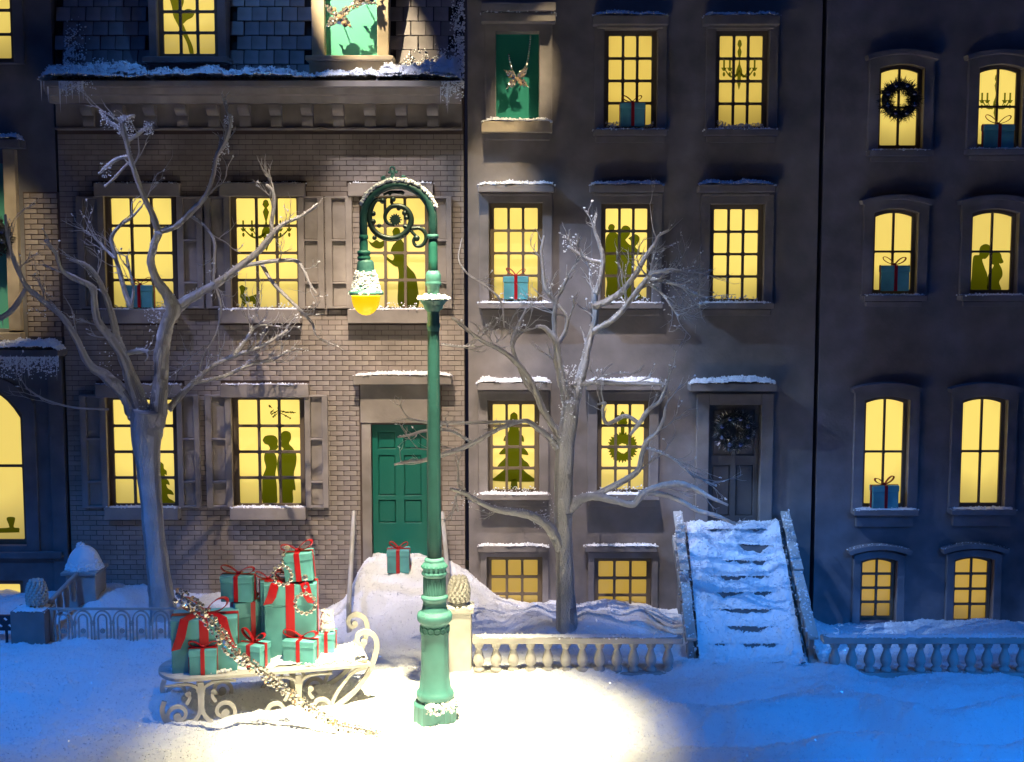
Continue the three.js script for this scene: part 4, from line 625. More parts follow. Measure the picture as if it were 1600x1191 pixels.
// ---------------------------------------------------------------- the street lamp
{
  const z = 4.8, axis = P(680, 1110, z), k = mppx(z, 800), t = world(thing('street_lamp', 'green cast-iron street lamp with an arched scroll arm and a glowing yellow globe', 'street lamp', [axis.x, 0, z]));
  const Y = (py) => P(680, py, z).y, X = (px, py) => P(px, py, z).x;
  const seg = (name, prof, mat, x0 = axis.x, n = 40) => mesh(name, lathe(prof.map(([py, r]) => [r * k, Y(py)]), n).translate(x0, 0, z), mat, t);
  mesh('plinth', new THREE.CylinderGeometry(36 * k, 37 * k, Y(1097) - Y(1150), 8).rotateY(Math.PI / 8).translate(axis.x, (Y(1097) + Y(1150)) / 2, z), M.verdigris, t);
  seg('base', [[1098, 35], [1096, 33], [1093, 26.5], [1090, 27], [1088.5, 29.5], [1084, 30.5], [1079, 29], [1077, 26], [1070, 25], [1058, 22.8], [1040, 22], [1000, 21.6], [992, 21.8], [990, 22.6], [975, 22.4], [973, 22], [971, 25], [968, 27.4], [962, 28], [957, 26.5], [955, 22], [953, 20.5], [945, 18.6], [940, 18], [937, 19.5], [934, 21.4], [931, 21.2], [929, 18], [927, 16.6], [902, 16], [899, 18.5], [896, 20.3], [893, 19.6], [892, 18], [886, 19.4], [881, 18.6], [877, 15], [876, 15.6], [873, 15], [871, 11.6]], M.verdigris);
  { const out = []; for (let i = 0; i < 26; i++) { const a = i / 26 * 6.2832; out.push(new THREE.CylinderGeometry(1.5 * k, 1.5 * k, Y(902) - Y(927), 6).translate(axis.x + Math.cos(a) * 16.6 * k, (Y(902) + Y(927)) / 2, z + Math.sin(a) * 16.6 * k)); } mesh('fluting', out, M.verdigris, t); }
  { const out = []; for (let i = 0; i < 14; i++) { const a = i / 14 * 6.2832; out.push(new THREE.TorusGeometry(5 * k, 1.3 * k, 5, 12).rotateY(Math.PI / 2 - a).translate(axis.x + Math.cos(a) * 22.2 * k, (Y(982)), z + Math.sin(a) * 22.2 * k)); } for (let i = 0; i < 16; i++) { const a = i / 16 * 6.2832; out.push(new THREE.SphereGeometry(2.6 * k, 8, 6).translate(axis.x + Math.cos(a) * 18.6 * k, Y(885), z + Math.sin(a) * 18.6 * k)); } mesh('ornament_band', out, M.verdigrisDeep, t); }
  const px0 = X(677, 480); // the pole, a little out of plumb
  mesh('pole', tube([V3(axis.x, Y(873), z), V3(lerp(axis.x, px0, 0.6), Y(660), z), V3(px0, Y(470), z)], [11.4 * k, 10 * k, 8.6 * k], 24, 0.3), M.verdigrisShaded, t);
  seg('collar', [[520, 8.6], [513, 9.5], [511, 10.6], [506, 10.4], [504, 9], [488, 9.2], [485, 10.5], [483, 14], [478, 15], [472, 19], [469.5, 22], [467, 22], [466, 12], [462, 9], [456, 9], [448, 9.5], [446, 12.3], [441, 12.6], [440, 11], [438, 12], [430, 12], [427, 10.4], [425, 9.6], [423, 7.4]], M.verdigris, px0, 32);
  mesh('upper_pole', tube([V3(px0, Y(424), z), V3(px0, Y(368), z)], [7.2 * k, 7 * k], 20, 0.3), M.verdigrisDeep, t);
  seg('arm_collar', [[373, 7], [371, 9], [367, 9], [366, 7]], M.verdigris, px0, 28);
  const lx = X(568, 370), ar = (px0 - lx) / 2, mid = (px0 + lx) / 2, cy = Y(289) - ar * 1.0;
  const arcPts = [V3(px0, Y(368), z), ...Array.from({ length: 25 }, (_, i) => { const a = Math.PI * i / 24; return V3(mid + ar * Math.cos(a), cy + ar * Math.sin(a), z); }), V3(lx, Y(368), z)];
  mesh('arch', tube(arcPts, [7 * k, 6.6 * k, 6.2 * k, 6 * k], 18, 0.05), M.verdigrisShaded, t);
  // scrollwork: photo outlines inside the arch
  const s2 = (list, n = 48) => spline2(list.map(([a, b]) => { const p = P(540 + a / 4.765, 250 + b / 4.765, z); return [p.x, p.y]; }), n), Z3 = (pts) => pts.map(([x, y]) => V3(x, y, z)), ball = (a, b, r) => { const p = P(540 + a / 4.765, 250 + b / 4.765, z); return new THREE.SphereGeometry(r * k, 12, 9).translate(p.x, p.y, z); };
  const curl = (pts, radii, rough = 0.1) => tube(Z3(s2(pts)), radii.map((q) => q * k), 9, 0.02, rough), sc = partGroup('scroll', t);
  mesh('main_scroll', [curl([[275, 305], [230, 300], [195, 350], [178, 430], [200, 510], [260, 565], [340, 585], [415, 565], [470, 510], [488, 440], [460, 375], [405, 345], [340, 350], [300, 395], [295, 440], [320, 475], [365, 485]], [2.5, 4.2, 4.6, 4.8, 4.2, 3, 2.2]), ball(275, 305, 4.6), curl([[400, 345], [355, 335], [340, 310], [350, 292]], [3, 2.4, 2.6]), ball(352, 293, 4.4)], M.scroll, sc);
  mesh('side_scroll', [curl([[430, 490], [490, 510], [550, 508], [590, 540], [598, 590], [570, 635], [525, 640], [505, 605], [515, 575]], [3.2, 3.2, 2.8, 2.4]), ball(528, 583, 5), curl([[480, 520], [505, 548], [520, 565]], [2.6, 2.6])], M.scroll, sc);
  mesh('top_leaf', [curl([[280, 260], [330, 240], [385, 240], [425, 240]], [2, 2.6, 3]), ball(423, 244, 3.2), ball(330, 250, 2.8)], M.scroll, sc);
  mesh('leaf_buds', [ball(215, 580, 3.6), curl([[235, 555], [225, 572], [215, 580]], [1.6, 1.6]), ball(250, 490, 3.4), ball(440, 395, 4.4), ball(452, 430, 4), ball(395, 360, 3.6), ball(205, 400, 4.2), ball(205, 460, 4.4), ball(430, 560, 4), ball(300, 578, 4)], M.scroll, sc);
  { const p = P(540 + 370 / 4.765, 250 + 445 / 4.765, z), st = new THREE.Shape(); for (let i = 0; i <= 28; i++) { const a = i / 28 * 6.2832, q = (i % 2 ? 7.2 : 9.8) * k; st[i ? 'lineTo' : 'moveTo'](q * Math.cos(a), q * Math.sin(a)); } mesh('star', plate(st, -0.02, 0.02, 0.006).translate(p.x, p.y, z), M.scroll, sc); }
  // crest on the arch
  const crest = partGroup('crest', t);
  mesh('finial', [ball(350, 68, 0.1), (() => { const p = P(540 + 348 / 4.765, 250 + 68 / 4.765, z); return new THREE.TorusGeometry(3.4 * k, 1.5 * k, 8, 18).translate(p.x, p.y, z); })(), ball(325, 92, 2.2), ball(377, 90, 2.6), ball(350, 100, 3.4), curl([[350, 90], [350, 120], [350, 155]], [2.4, 3.4, 4])], M.verdigris, crest);
  mesh('crest_scroll', [curl([[350, 140], [315, 148], [285, 150], [272, 135], [285, 125]], [3, 2.6, 2.2]), ball(284, 130, 3), curl([[350, 140], [390, 150], [425, 148], [440, 130], [428, 120]], [3, 2.6, 2.2]), ball(428, 126, 3)], M.verdigris, crest);
  // hanging head
  const hx = X(568.5, 390), gx = X(571.5, 450);
  seg('head_neck', [[367, 6.2], [369, 7], [373, 7], [374, 5.6], [378, 6.4], [391, 6.2], [392, 9], [394, 10.4], [397, 10], [399, 8.6], [402, 10.4], [405, 10.2], [406.5, 9]], M.verdigrisDeep, hx, 26);
  seg('hood', [[406, 9], [407, 10.5], [410, 12.6], [420, 13.6], [424, 13.4], [425, 14.4], [438, 17], [448, 20], [454, 23], [455.5, 26.5], [458, 27.4], [460.5, 27], [461, 23]], M.verdigris, gx, 36);
  const globeY = Y(462), gr = 22 * k, gm = new THREE.MeshStandardMaterial({ color: rgb(0.5, 0.36, 0.02), roughness: 0.4, emissive: rgb(1, 0.62, 0), emissiveIntensity: 0.95 });
  mesh('globe', lathe([[0, -1.38], [0.25, -1.35], [0.5, -1.22], [0.72, -1.0], [0.88, -0.72], [0.97, -0.4], [1, -0.1], [1, 0]].map(([r, y]) => [r * gr, globeY + y * gr]), 36).translate(gx, 0, z), gm, t);
  const bulb = new THREE.PointLight(new THREE.Color().setRGB(1, 0.72, 0.2), 3.2); bulb.position.set(gx, globeY - gr * 0.7, z); bulb.castShadow = true; bulb.shadow.radius = 5; scene.add(bulb);
  // snow along the arch, on the hood, the collar and the plinth
  const sp = []; for (let i = 0; i < 700; i++) { const a = rnd(0.32, 2.75), q = rnd(-1, 1); sp.push([mid + (ar + 6.5 * k + R() * 0.02) * Math.cos(a), cy + (ar + 6.2 * k + R() * 0.025) * Math.sin(a), z + q * 0.045]); }
  for (let i = 0; i < 520; i++) { const a = R() * 6.28, v = R(), py = lerp(459, 424, v), r = lerp(26, 13.4, Math.sqrt(v)) * k + 0.008; sp.push([gx + Math.cos(a) * r, Y(py), z + Math.sin(a) * r]); }
  for (let i = 0; i < 420; i++) { const a = R() * 6.28, r = lerp(9, 24, Math.sqrt(R())) * k; sp.push([px0 + Math.cos(a) * r, Y(466) + R() * lerp(0.1, 0.0, r / (24 * k)) - 0.005, z + Math.sin(a) * r]); }
  for (let i = 0; i < 320; i++) { const a = rnd(-0.6, 1.9), r = rnd(24, 38) * k; sp.push([axis.x + Math.cos(a) * r, Y(1098) + rnd(-0.06, 0.06), z + Math.sin(a) * r]); }
  stuff(mesh('snow', crumbs([...sp, ...sp.map(([x, y, z]) => [x + rnd(-0.012, 0.012), y + rnd(-0.008, 0.008), z + rnd(-0.012, 0.012)])], 0.007, 0.022), M.crumb, t));
}

// ---------------------------------------------------------------- gift boxes
function loopPts(L, spread, dir, n = 22) { return Array.from({ length: n + 1 }, (_, i) => { const t = i / n, r = L * Math.pow(Math.sin(Math.PI * t), 0.75), a = dir + (t - 0.5) * 2 * spread; return [r * Math.cos(a), r * Math.sin(a)]; }); }
// w, h, d: size; rw: ribbon width; bow: loop length; tails: hanging ribbon ends
function gift(label, pos, [w, h, d], turn, o = {}) {
  const t = thing('gift_box', label, 'gift box', pos, o.group); t.rotation.set(o.tiltX ?? 0, turn, o.tiltZ ?? 0);
  const lh = o.lid ?? h * 0.26, e = 0.008, rw = o.rw ?? w * 0.13, b = o.bow ?? w * 0.42, bm = o.mat ?? M.box, lm = o.mat ?? M.lid;
  mesh('box', box(-w / 2, w / 2, 0, h - lh * 0.6, -d / 2, d / 2, 0.006), bm, t); mesh('lid', box(-w / 2 - e, w / 2 + e, h - lh, h, -d / 2 - e, d / 2 + e, 0.008), lm, t);
  const q = e + 0.006, rib = partGroup('ribbon', t);
  mesh('ribbon_band', [box(-rw / 2, rw / 2, 0.001, h + 0.006, d / 2 + e + 0.0005, d / 2 + q, 0.002), box(-rw / 2, rw / 2, 0.001, h + 0.006, -d / 2 - q, -d / 2 - e - 0.0005, 0.002), box(-rw / 2, rw / 2, h + 0.0005, h + 0.006, -d / 2 - q, d / 2 + q, 0.002)], M.ribbon, rib);
  mesh('ribbon_band', [box(w / 2 + e + 0.0005, w / 2 + q, 0.001, h + 0.0075, -rw / 2, rw / 2, 0.002), box(-w / 2 - q, -w / 2 - e - 0.0005, 0.001, h + 0.0075, -rw / 2, rw / 2, 0.002), box(-w / 2 - q, w / 2 + q, h + 0.0065, h + 0.0085, -rw / 2, rw / 2, 0.001)], M.ribbon, rib);
  const bow = partGroup('bow', t), th = 0.009, lift = o.lift ?? 0.42;
  for (const s of [0, 1]) { const g = band(loopPts(b * rnd(0.92, 1.08), o.spread ?? 0.42, lift + rnd(-0.08, 0.1)), th, rw * 0.85); if (s) g.rotateY(Math.PI + rnd(-0.3, 0.3)); else g.rotateY(rnd(-0.3, 0.3)); mesh('bow_loop', g.translate(0, h + 0.012, 0), M.ribbon, bow); }
  mesh('bow_knot', new THREE.SphereGeometry(rw * 0.55, 12, 8).scale(1, 0.7, 0.9).translate(0, h + 0.02, 0), M.ribbon, bow);
  if (o.tails) for (const s of [-1, 1]) { // two broad ends falling over the front edge
    const p = [[0, h + 0.014], [s * w * 0.2, h + 0.024], [s * w * 0.34, h + 0.012]].map(([x, y]) => V3(x, y, d * 0.28)), pos = [];
    const row = [[V3(0, h + 0.02, 0), rw], [V3(s * w * 0.17, h + 0.03, d * 0.3), rw * 1.05], [V3(s * w * 0.29, h + 0.012, d / 2 + 0.03), rw * 1.1], [V3(s * w * 0.35, h - lh * 0.8 * o.tails, d / 2 + 0.05), rw * 1.15], [V3(s * w * 0.43, h - lh * 1.6 * o.tails, d / 2 + 0.035), rw * 1.2]];
    for (let i = 0; i < row.length - 1; i++) { const [a, wa] = row[i], [c, wc] = row[i + 1], A = V3(wa * 0.42, s * wa * 0.12, 0), C = V3(wc * 0.42, s * wc * 0.12, 0), v = [a.clone().sub(A), a.clone().add(A), c.clone().add(C), c.clone().sub(C)]; if (i === row.length - 2) v[s > 0 ? 3 : 2].y += rw * 0.5; pos.push(...v[0].toArray(), ...v[1].toArray(), ...v[2].toArray(), ...v[0].toArray(), ...v[2].toArray(), ...v[3].toArray()); }
    const g = new THREE.BufferGeometry(); g.setAttribute('position', new THREE.Float32BufferAttribute(pos, 3)); mesh('ribbon_tail', toCreasedNormals((g.computeVertexNormals(), g), 1), M.ribbon, bow);
  }
  return t;
}

// ---------------------------------------------------------------- the sled and its load
const SL = P(262, 1128, 5.0), SR = P(500, 1107, 4.52), sledTurn = Math.atan2(SL.z - SR.z, SR.x - SL.x);
const sled = thing('sled', 'cream wooden sled with scrolled supports carrying a pile of gift boxes', 'sled', [0, 0, 0]);
const sledOrigin = SL.clone().setY(0.0); sled.position.copy(sledOrigin); sled.rotation.y = sledTurn;
const toWorld = (x, y, z) => V3(x, y, z).applyAxisAngle(V3(0, 1, 0), sledTurn).add(sledOrigin);
const toSled = (px, py, zl) => { // the point of the sled's upright plane zl seen at a place in the photograph
  const a = P(px, py, 0), dir = a.clone().sub(EYE).normalize(), n = V3(0, 0, 1).applyAxisAngle(V3(0, 1, 0), sledTurn), o = toWorld(0, 0, zl), t = o.clone().sub(EYE).dot(n) / dir.dot(n);
  return EYE.clone().addScaledVector(dir, t).sub(sledOrigin).applyAxisAngle(V3(0, 1, 0), -sledTurn);
};
const sledDepth = 0.8, DECK = toSled(320, 1056, 0).y;
{
  const T = (list, zl = 0, n = 44) => spline2(list.map(([a, b]) => { const p = toSled(240 + a / 3.608, 830 + b / 3.608, zl); return [p.x, p.y]; }), n);
  const runnerPts = [[60, 960], [48, 1010], [70, 1068], [130, 1092], [300, 1086], [500, 1072], [700, 1055], [880, 1030], [1010, 990], [1120, 915], [1200, 815], [1240, 730], [1258, 650], [1246, 595], [1205, 568], [1160, 578], [1146, 612], [1166, 640], [1192, 630], [1190, 608]];
  const scrollL = (cx, cy, m) => [...spiral(0, 0, 0.02, 0.105, 0.6, -6.6, 36)].map(([x, y]) => [cx + m * x, cy + y]);
  for (const [i, zl] of [0, -sledDepth].entries()) {
    const run = partGroup('runner', sled), curve = T(runnerPts, 0, 110);
    mesh('runner_band', band(curve, (t) => t > 0.72 ? lerp(0.07, 0.03, (t - 0.72) / 0.28) : 0.06, 0.045, zl), M.white, run);
    mesh('curl_ball', new THREE.CylinderGeometry(0.03, 0.03, 0.05, 14).rotateX(Math.PI / 2).translate(...T([[1182, 618], [1183, 619]])[0], zl), M.white, run);
    for (const cx of [265, 815]) { // stem with two flared arms and two spirals
      const up = T([[cx, 862 - (cx > 500 ? 40 : 0)], [cx, 870 - (cx > 500 ? 40 : 0)]])[0], lo = T([[cx, 1040 - (cx > 500 ? 20 : 0)], [cx, 1041]])[0], sup = partGroup('scroll_support', sled), H = up[1] - lo[1], X = up[0], w = 0.048;
      mesh('stem', band([[X, up[1] + 0.02], [X, lo[1] + 0.02]], 0.075, 0.045, zl), M.white, sup);
      for (const m of [-1, 1]) {
        mesh('arm', band(spline2([[X + m * 0.012, lo[1] + H * 0.42], [X + m * 0.03, lo[1] + H * 0.82], [X + m * 0.09, up[1] - 0.012], [X + m * 0.2, up[1] + 0.012], [X + m * 0.42, up[1] + 0.008]], 24), [0.045, 0.02], 0.044, zl), M.white, sup);
        const c = [X + m * 0.265, lo[1] + 0.03];
        mesh('scroll_arm', band([...spline2([[X + m * 0.012, lo[1] + H * 0.3], [X + m * 0.03, lo[1] + 0.02], [X + m * 0.11, lo[1] - 0.09], [X + m * 0.2, lo[1] - 0.135]], 16), ...spiral(0, 0, 0.165, 0.045, -1.95, 5.2, 50).map(([a, b]) => [c[0] + m * (a), c[1] + b])], [w, w * 0.9], 0.043, zl), M.white, sup);
        mesh('scroll_eye', new THREE.CylinderGeometry(0.048, 0.048, 0.044, 18).rotateX(Math.PI / 2).translate(c[0] + m * 0.02, c[1] - 0.02, zl), M.white, sup);
        mesh('scroll_spur', [band(spline2([[c[0] - m * 0.09, c[1] + 0.13], [c[0] - m * 0.13, c[1] + 0.2], [c[0] - m * 0.115, c[1] + 0.25]], 12), [0.04, 0.04], 0.043, zl), new THREE.CylinderGeometry(0.035, 0.035, 0.043, 14).rotateX(Math.PI / 2).translate(c[0] - m * 0.115, c[1] + 0.255, zl)], M.white, sup);
      }
    }
    mesh('curl_bracket', band(T([[1000, 985], [1040, 900], [1120, 800], [1200, 765]], 0, 24), 0.04, 0.043, zl), M.white, run);
  }
  // deck of long planks with a rounded tail
  const x0 = toSled(247, 1040, -0.3).x, x1 = toSled(578, 1035, 0).x, n = 5, pw = (sledDepth + 0.12) / n;
  for (let i = 0; i < n; i++) {
    const za = 0.06 - i * pw, zb = za - pw + 0.006, mid = -sledDepth / 2, rr = sledDepth / 2 + 0.06, cut = (z) => x0 + rr * 0.75 * (1 - Math.sqrt(Math.max(0, 1 - ((z - mid) / rr) ** 2))), s = new THREE.Shape();
    s.moveTo(x1, -za); for (let k = 0; k <= 8; k++) { const z = lerp(za, zb, k / 8); s.lineTo(cut(z), -z); } s.lineTo(x1, -zb); s.lineTo(x1, -za);
    mesh('plank', plate(s, 0, 0.045, 0.005).rotateX(-Math.PI / 2).translate(0, DECK - 0.045 + 0.0, 0), M.white, sled);
  }
  mesh('front_bar', box(x1 - 0.1, x1 - 0.04, DECK + 0.001, DECK + 0.05, -sledDepth - 0.03, 0.03), M.white, sled);
  const sp = []; for (let i = 0; i < 1500; i++) { const x = lerp(x0 + 0.15, x1 - 0.1, R()), z = -sledDepth * R(), k = 0.5 + noise(x * 2.2, z * 3, 4) + 0.35 * smooth(x, 1.3, 2.2); if (k > 0.42 + 0.25 * smooth(z, -0.2, 0)) sp.push([x, DECK + 0.012 + 0.05 * Math.max(0, k - 0.5) * R(), z]); }
  stuff(mesh('snow', [...[[1.25, 2.45, 0.1], [0.45, 1.3, 0.05]].map(([a, b, h]) => snowCap(a, Math.min(b, x1 - 0.12), DECK, -sledDepth + 0.05, -0.1, h, 1)[0]), crumbs(sp, 0.012, 0.034)], M.crumb, sled));
}
const G = 'gift boxes piled on the sled';
const onSled = (px, py, zl, y) => { const p = toSled(px, py, zl); return toWorld(p.x, y ?? p.y, zl).toArray(); };
gift('large turquoise gift box with a broad red bow at the sled tail', onSled(322, 1030, -0.38, DECK), [0.78, 0.66, 0.5], sledTurn - 0.1, { group: G, rw: 0.11, bow: 0.36, spread: 0.5, lift: 0.5, tails: 1, lid: 0.24 });
gift('small turquoise gift box standing alone at the sled front edge', onSled(318, 1052, -0.11, DECK), [0.32, 0.31, 0.17], sledTurn - 0.12, { group: G, rw: 0.05, bow: 0.19, lift: 0.25 });
const tallP = onSled(457, 1026, -0.5, DECK); const TH = 0.98;
gift('plain turquoise gift box hidden under the rearmost small one', onSled(392, 1010, -0.68, DECK), [0.44, 0.72, 0.26], sledTurn + 0.2, { group: G, rw: 0.06, bow: 0.12 });
const rear = onSled(375, 1010, -0.66, DECK + 0.735);
gift('turquoise gift box perched at the back left top of the pile', rear, [0.4, 0.33, 0.24], sledTurn - 0.35, { group: G, rw: 0.055, bow: 0.22, lift: 0.4 });
gift('narrow turquoise gift box half hidden between the tall and rear ones', onSled(421, 1018, -0.62, DECK), [0.2, 0.98, 0.24], sledTurn, { group: G, rw: 0.05, bow: 0.19, lift: 0.5 });
gift('tallest turquoise gift box with broad red ribbon in the pile middle', tallP, [0.64, TH, 0.4], sledTurn - 0.18, { group: G, rw: 0.11, bow: 0.22, spread: 0.5, tails: 0.62, lid: 0.27 });
const topP = toWorld(...(() => { const p = toSled(470, 902, -0.42); return [p.x, DECK + TH + 0.035, -0.42]; })()).toArray();
gift('little tilted turquoise gift box crowning the pile', topP, [0.35, 0.35, 0.28], sledTurn - 0.25, { group: G, rw: 0.07, bow: 0.23, lift: 0.45, tiltZ: 0.09 });
gift('turquoise gift box in front of the tall one, nearer the sled middle', onSled(397, 1031, -0.24, DECK), [0.32, 0.29, 0.26], sledTurn - 0.6, { group: G, rw: 0.055, bow: 0.21, lift: 0.7 });
gift('turquoise gift box right of the middle with looped red bow', onSled(472, 1031, -0.24, DECK), [0.4, 0.3, 0.28], sledTurn - 0.45, { group: G, rw: 0.05, bow: 0.24, lift: 0.35 });
gift('turquoise gift box at the pile right end under a white figure', onSled(512, 1010, -0.5, DECK), [0.2, 0.29, 0.24], sledTurn - 0.3, { group: G, rw: 0.045, bow: 0.06 });
{ const p = onSled(511, 970, -0.5, DECK + 0.3), t = thing('snow_figure', 'small lumpy white figure on the rightmost sled gift box', 'ornament', p); stuff(mesh('snow', [lathe([[0, 0], [0.09, 0.01], [0.1, 0.06], [0.07, 0.12], [0.085, 0.17], [0.06, 0.24], [0, 0.27]], 16), crumbs(Array.from({ length: 140 }, () => { const a = R() * 6.28, y = R() * 0.27; return [Math.cos(a) * 0.08 * (1 - y * 0.9), y, Math.sin(a) * 0.08 * (1 - y * 0.9)]; }), 0.012, 0.024)], M.crumb, t)).userData = {}; }

// ---------------------------------------------------------------- jewellery
const stoneGeo = (() => { const g = lathe([[0, -0.55], [0.98, 0.1], [1, 0.18], [0.6, 0.45], [0, 0.45]], 8).toNonIndexed(); g.computeVertexNormals(); return g; })();
const stone = (p, r, dir = V3(0, 0, 1)) => stoneGeo.clone().scale(r, r, r).applyQuaternion(new THREE.Quaternion().setFromUnitVectors(V3(0, 1, 0), dir.clone().normalize())).translate(p.x, p.y, p.z);
const jitter = (k = 0.5) => V3(rnd(-k, k), rnd(-0.2, 0.6), 1);
{ // the crystal bracelet: over the big bow, down across the sled and onto the snow
  const pts = [[276, 928, 5.02], [292, 938, 5.16], [312, 952, 5.28], [332, 974, 5.33], [352, 1002, 5.34], [372, 1024, 5.33], [396, 1040, 5.25], [420, 1058, 5.22], [446, 1078, 5.22], [474, 1098, 5.25], [503, 1118, 5.3], [530, 1134, 5.36], [562, 1146, 5.44], [598, 1157, 5.55]].map(([x, y, z]) => { const p = P(x, y, z); p.y = Math.max(p.y, groundY(p.x, z) + 0.03); return p; });
  const c = new THREE.CatmullRomCurve3(pts), t = thing('crystal_bracelet', 'glittering crystal bracelet draped from the big bow across the sled to the snow', 'bracelet', pts[7].toArray()); origins.set(t, t.position.clone());
  const L = c.getLength(), gems = [], warm = [], metal = [];
  for (let s = 0; s <= L; s += 0.046) { const u = s / L, p = c.getPointAt(u), d = c.getTangentAt(u), side = V3(-d.y, d.x, 0).normalize(), w = lerp(0.085, 0.045, u); for (let k = -1; k <= 1; k++) { const r = (k ? 0.024 : 0.03) * rnd(0.8, 1.25) * lerp(1.05, 0.8, u); (R() < 0.12 ? warm : gems).push(stone(p.clone().addScaledVector(side, k * w * rnd(0.6, 1)).addScaledVector(d, rnd(-0.02, 0.02)).add(V3(0, 0, rnd(0, 0.03))), r, jitter(0.8))); } }
  mesh('stones', gems, M.gem, t); mesh('rosy_stones', warm, M.gemWarm, t); mesh('setting', tube(pts.map((p) => p.clone().add(V3(0, 0, -0.015))), [0.022, 0.014], 6, 0.05), M.silver, t);
}
{ // two hoops of round stones hanging on the tall box
  for (const [lab, cx, cy, r, z, chain] of [['left circle of round crystals hanging by the little top gift box', 441, 899, 15, 5.3, [[449, 857], [443, 868], [441, 878]]], ['right circle of round crystals hanging on the tall gift box ribbon', 477, 943, 16, 5.22, [[477, 902], [477, 917]]]]) {
    const p0 = P(cx, cy, z), t = thing('crystal_hoop', lab, 'earring', p0.toArray()); origins.set(t, p0.clone());
    const k = mppx(z), ring = []; for (let i = 0; i < 13; i++) { const a = i / 13 * 6.283; ring.push(stone(V3(p0.x + Math.cos(a) * r * k, p0.y + Math.sin(a) * r * 1.02 * k, z + 0.01), 3.5 * k, jitter(0.3))); }
    mesh('hoop_stones', ring, M.gem, t); mesh('hoop', new THREE.TorusGeometry(r * k, 0.008, 6, 40).translate(p0.x, p0.y, z - 0.005), M.silver, t);
    chain.forEach(([x, y], i) => mesh('drop_stone', stone(P(x, y, z), (i ? 3.4 : 5) * k, jitter(0.3)), M.gem, t)); mesh('drop_chain', tube([...chain.map(([x, y]) => P(x, y, z - 0.01)), P(cx, cy - r, z - 0.01)], [0.006, 0.006], 5), M.silver, t);
  }
}
function blossom(t, c, r, tilt = 0) { // a butterfly-like flower of four pointed crystal petals
  const petals = [], heart = [stone(c.clone().add(V3(0, 0, 0.03)), r * 0.2, jitter(0.3))];
  for (const [a0, len] of [[0.72, 1], [2.42, 1.05], [3.75, 0.92], [5.6, 0.9]]) {
    const a = a0 + tilt, at = (q, w) => V3(c.x + Math.cos(a) * r * q * len - Math.sin(a) * w * r, c.y + Math.sin(a) * r * q * len + Math.cos(a) * w * r, c.z + rnd(0, 0.03));
    for (const [q, w, s] of [[0.3, 0.08, 0.15], [0.3, -0.1, 0.15], [0.52, 0.15, 0.17], [0.52, -0.16, 0.17], [0.74, 0.1, 0.15], [0.74, -0.11, 0.15], [0.95, 0, 0.12], [0.56, 0, 0.14]]) (R() < 0.22 ? heart : petals).push(stone(at(q, w), r * s, jitter(1.1)));
    const cone = new THREE.ConeGeometry(r * 0.07, r * 0.3, 5).rotateZ(a - Math.PI / 2), e = at(1.12, 0); petals.push(cone.translate(e.x, e.y, c.z));
  }
  for (const g of petals) mesh('petal_crystal', g, M.gem, t); for (const g of heart) mesh('rosy_crystal', g, M.gemWarm, t);
}
for (const [lab, x, y] of [['lower left star-shaped crystal earring in the bright dormer window', 530, 27], ['upper right star-shaped crystal earring cut by the picture top', 566, -4]]) {
  const c = P(x, y, 0.36), t = thing('crystal_earring', lab, 'earring', c.toArray()); origins.set(t, c.clone()); blossom(t, c, 0.23, x > 550 ? 0.25 : 0);
  mesh('pin', tube([c.clone(), V3(c.x, c.y, 0.03)], [0.008, 0.008], 6), M.silver, t);
  mesh('backing', new THREE.CylinderGeometry(0.06, 0.1, 0.04, 10).rotateX(Math.PI / 2).translate(c.x, c.y, c.z - 0.05), M.silver, t);
}
{
  const c = P(808, 124, -0.04), t = thing('crystal_necklace', 'crystal flower necklace on a bead chain before the dark green board', 'necklace', c.toArray()); origins.set(t, c.clone()); blossom(t, c, 0.2, 0.1);
  const beads = []; for (const line of [[[812, 116], [819, 108], [824, 98], [826, 84], [828, 68], [829, 54]], [[803, 118], [799, 106], [796, 92], [795, 82]]]) { const cv = new THREE.CatmullRomCurve3(line.map(([x, y]) => P(x, y, -0.08))), L = cv.getLength(); for (let s = 0; s < L; s += 0.036) beads.push(stone(cv.getPointAt(s / L), 0.017, jitter(0.5))); }
  mesh('chain', beads, M.gem, t); mesh('pin', tube([c.clone(), V3(c.x, c.y, -0.2)], [0.008, 0.008], 6), M.silver, t);
}

// ---------------------------------------------------------------- gifts on the window sills and the doorstep
const WG = 'gift boxes on sills and doorstep';
function sillGift(label, px, o = {}) { const z = o.z ?? 0.1, w = rectW(px, z + 0.1); return gift(label, [(w.x0 + w.x1) / 2, w.y0, z], [w.x1 - w.x0, w.y1 - w.y0, 0.15], o.turn ?? 0, { group: WG, rw: 0.05, bow: (w.x1 - w.x0) * 0.48, lift: 0.55, spread: 0.38, ...o }); }
sillGift('shadowed turquoise gift box on the sill behind the left tree', [196, 446, 237, 481]);
sillGift('dark gift box on the top floor sill of the grey stone house', [970, 160, 1008, 197]);
sillGift('gift box on the sill above the fir tree cutout window', [787, 432, 825, 468]);
sillGift('dark gift box under the chandelier cutout at the right edge', [1540, 194, 1586, 230]);
sillGift('dark gift box on the arched sill left of the seated couple', [1379, 415, 1422, 455]);
sillGift('blue-lit gift box on the first floor arched sill, lowest of the arched house', [1364, 760, 1405, 795], { turn: 0.1 });
{ let gz = 0.3; while (gz < 2.6 && P(622, 893, gz).y < groundY(P(622, 893, gz).x, gz)) gz += 0.02; const p = P(622, 893, gz); gift('turquoise gift box with red ribbon on the snowy doorstep of the green door', [p.x, p.y - 0.02, gz - 0.1], [0.33, 0.35, 0.3], 0.02, { group: WG, rw: 0.055, bow: 0.17, lift: 0.5, lid: 0.09 }); }

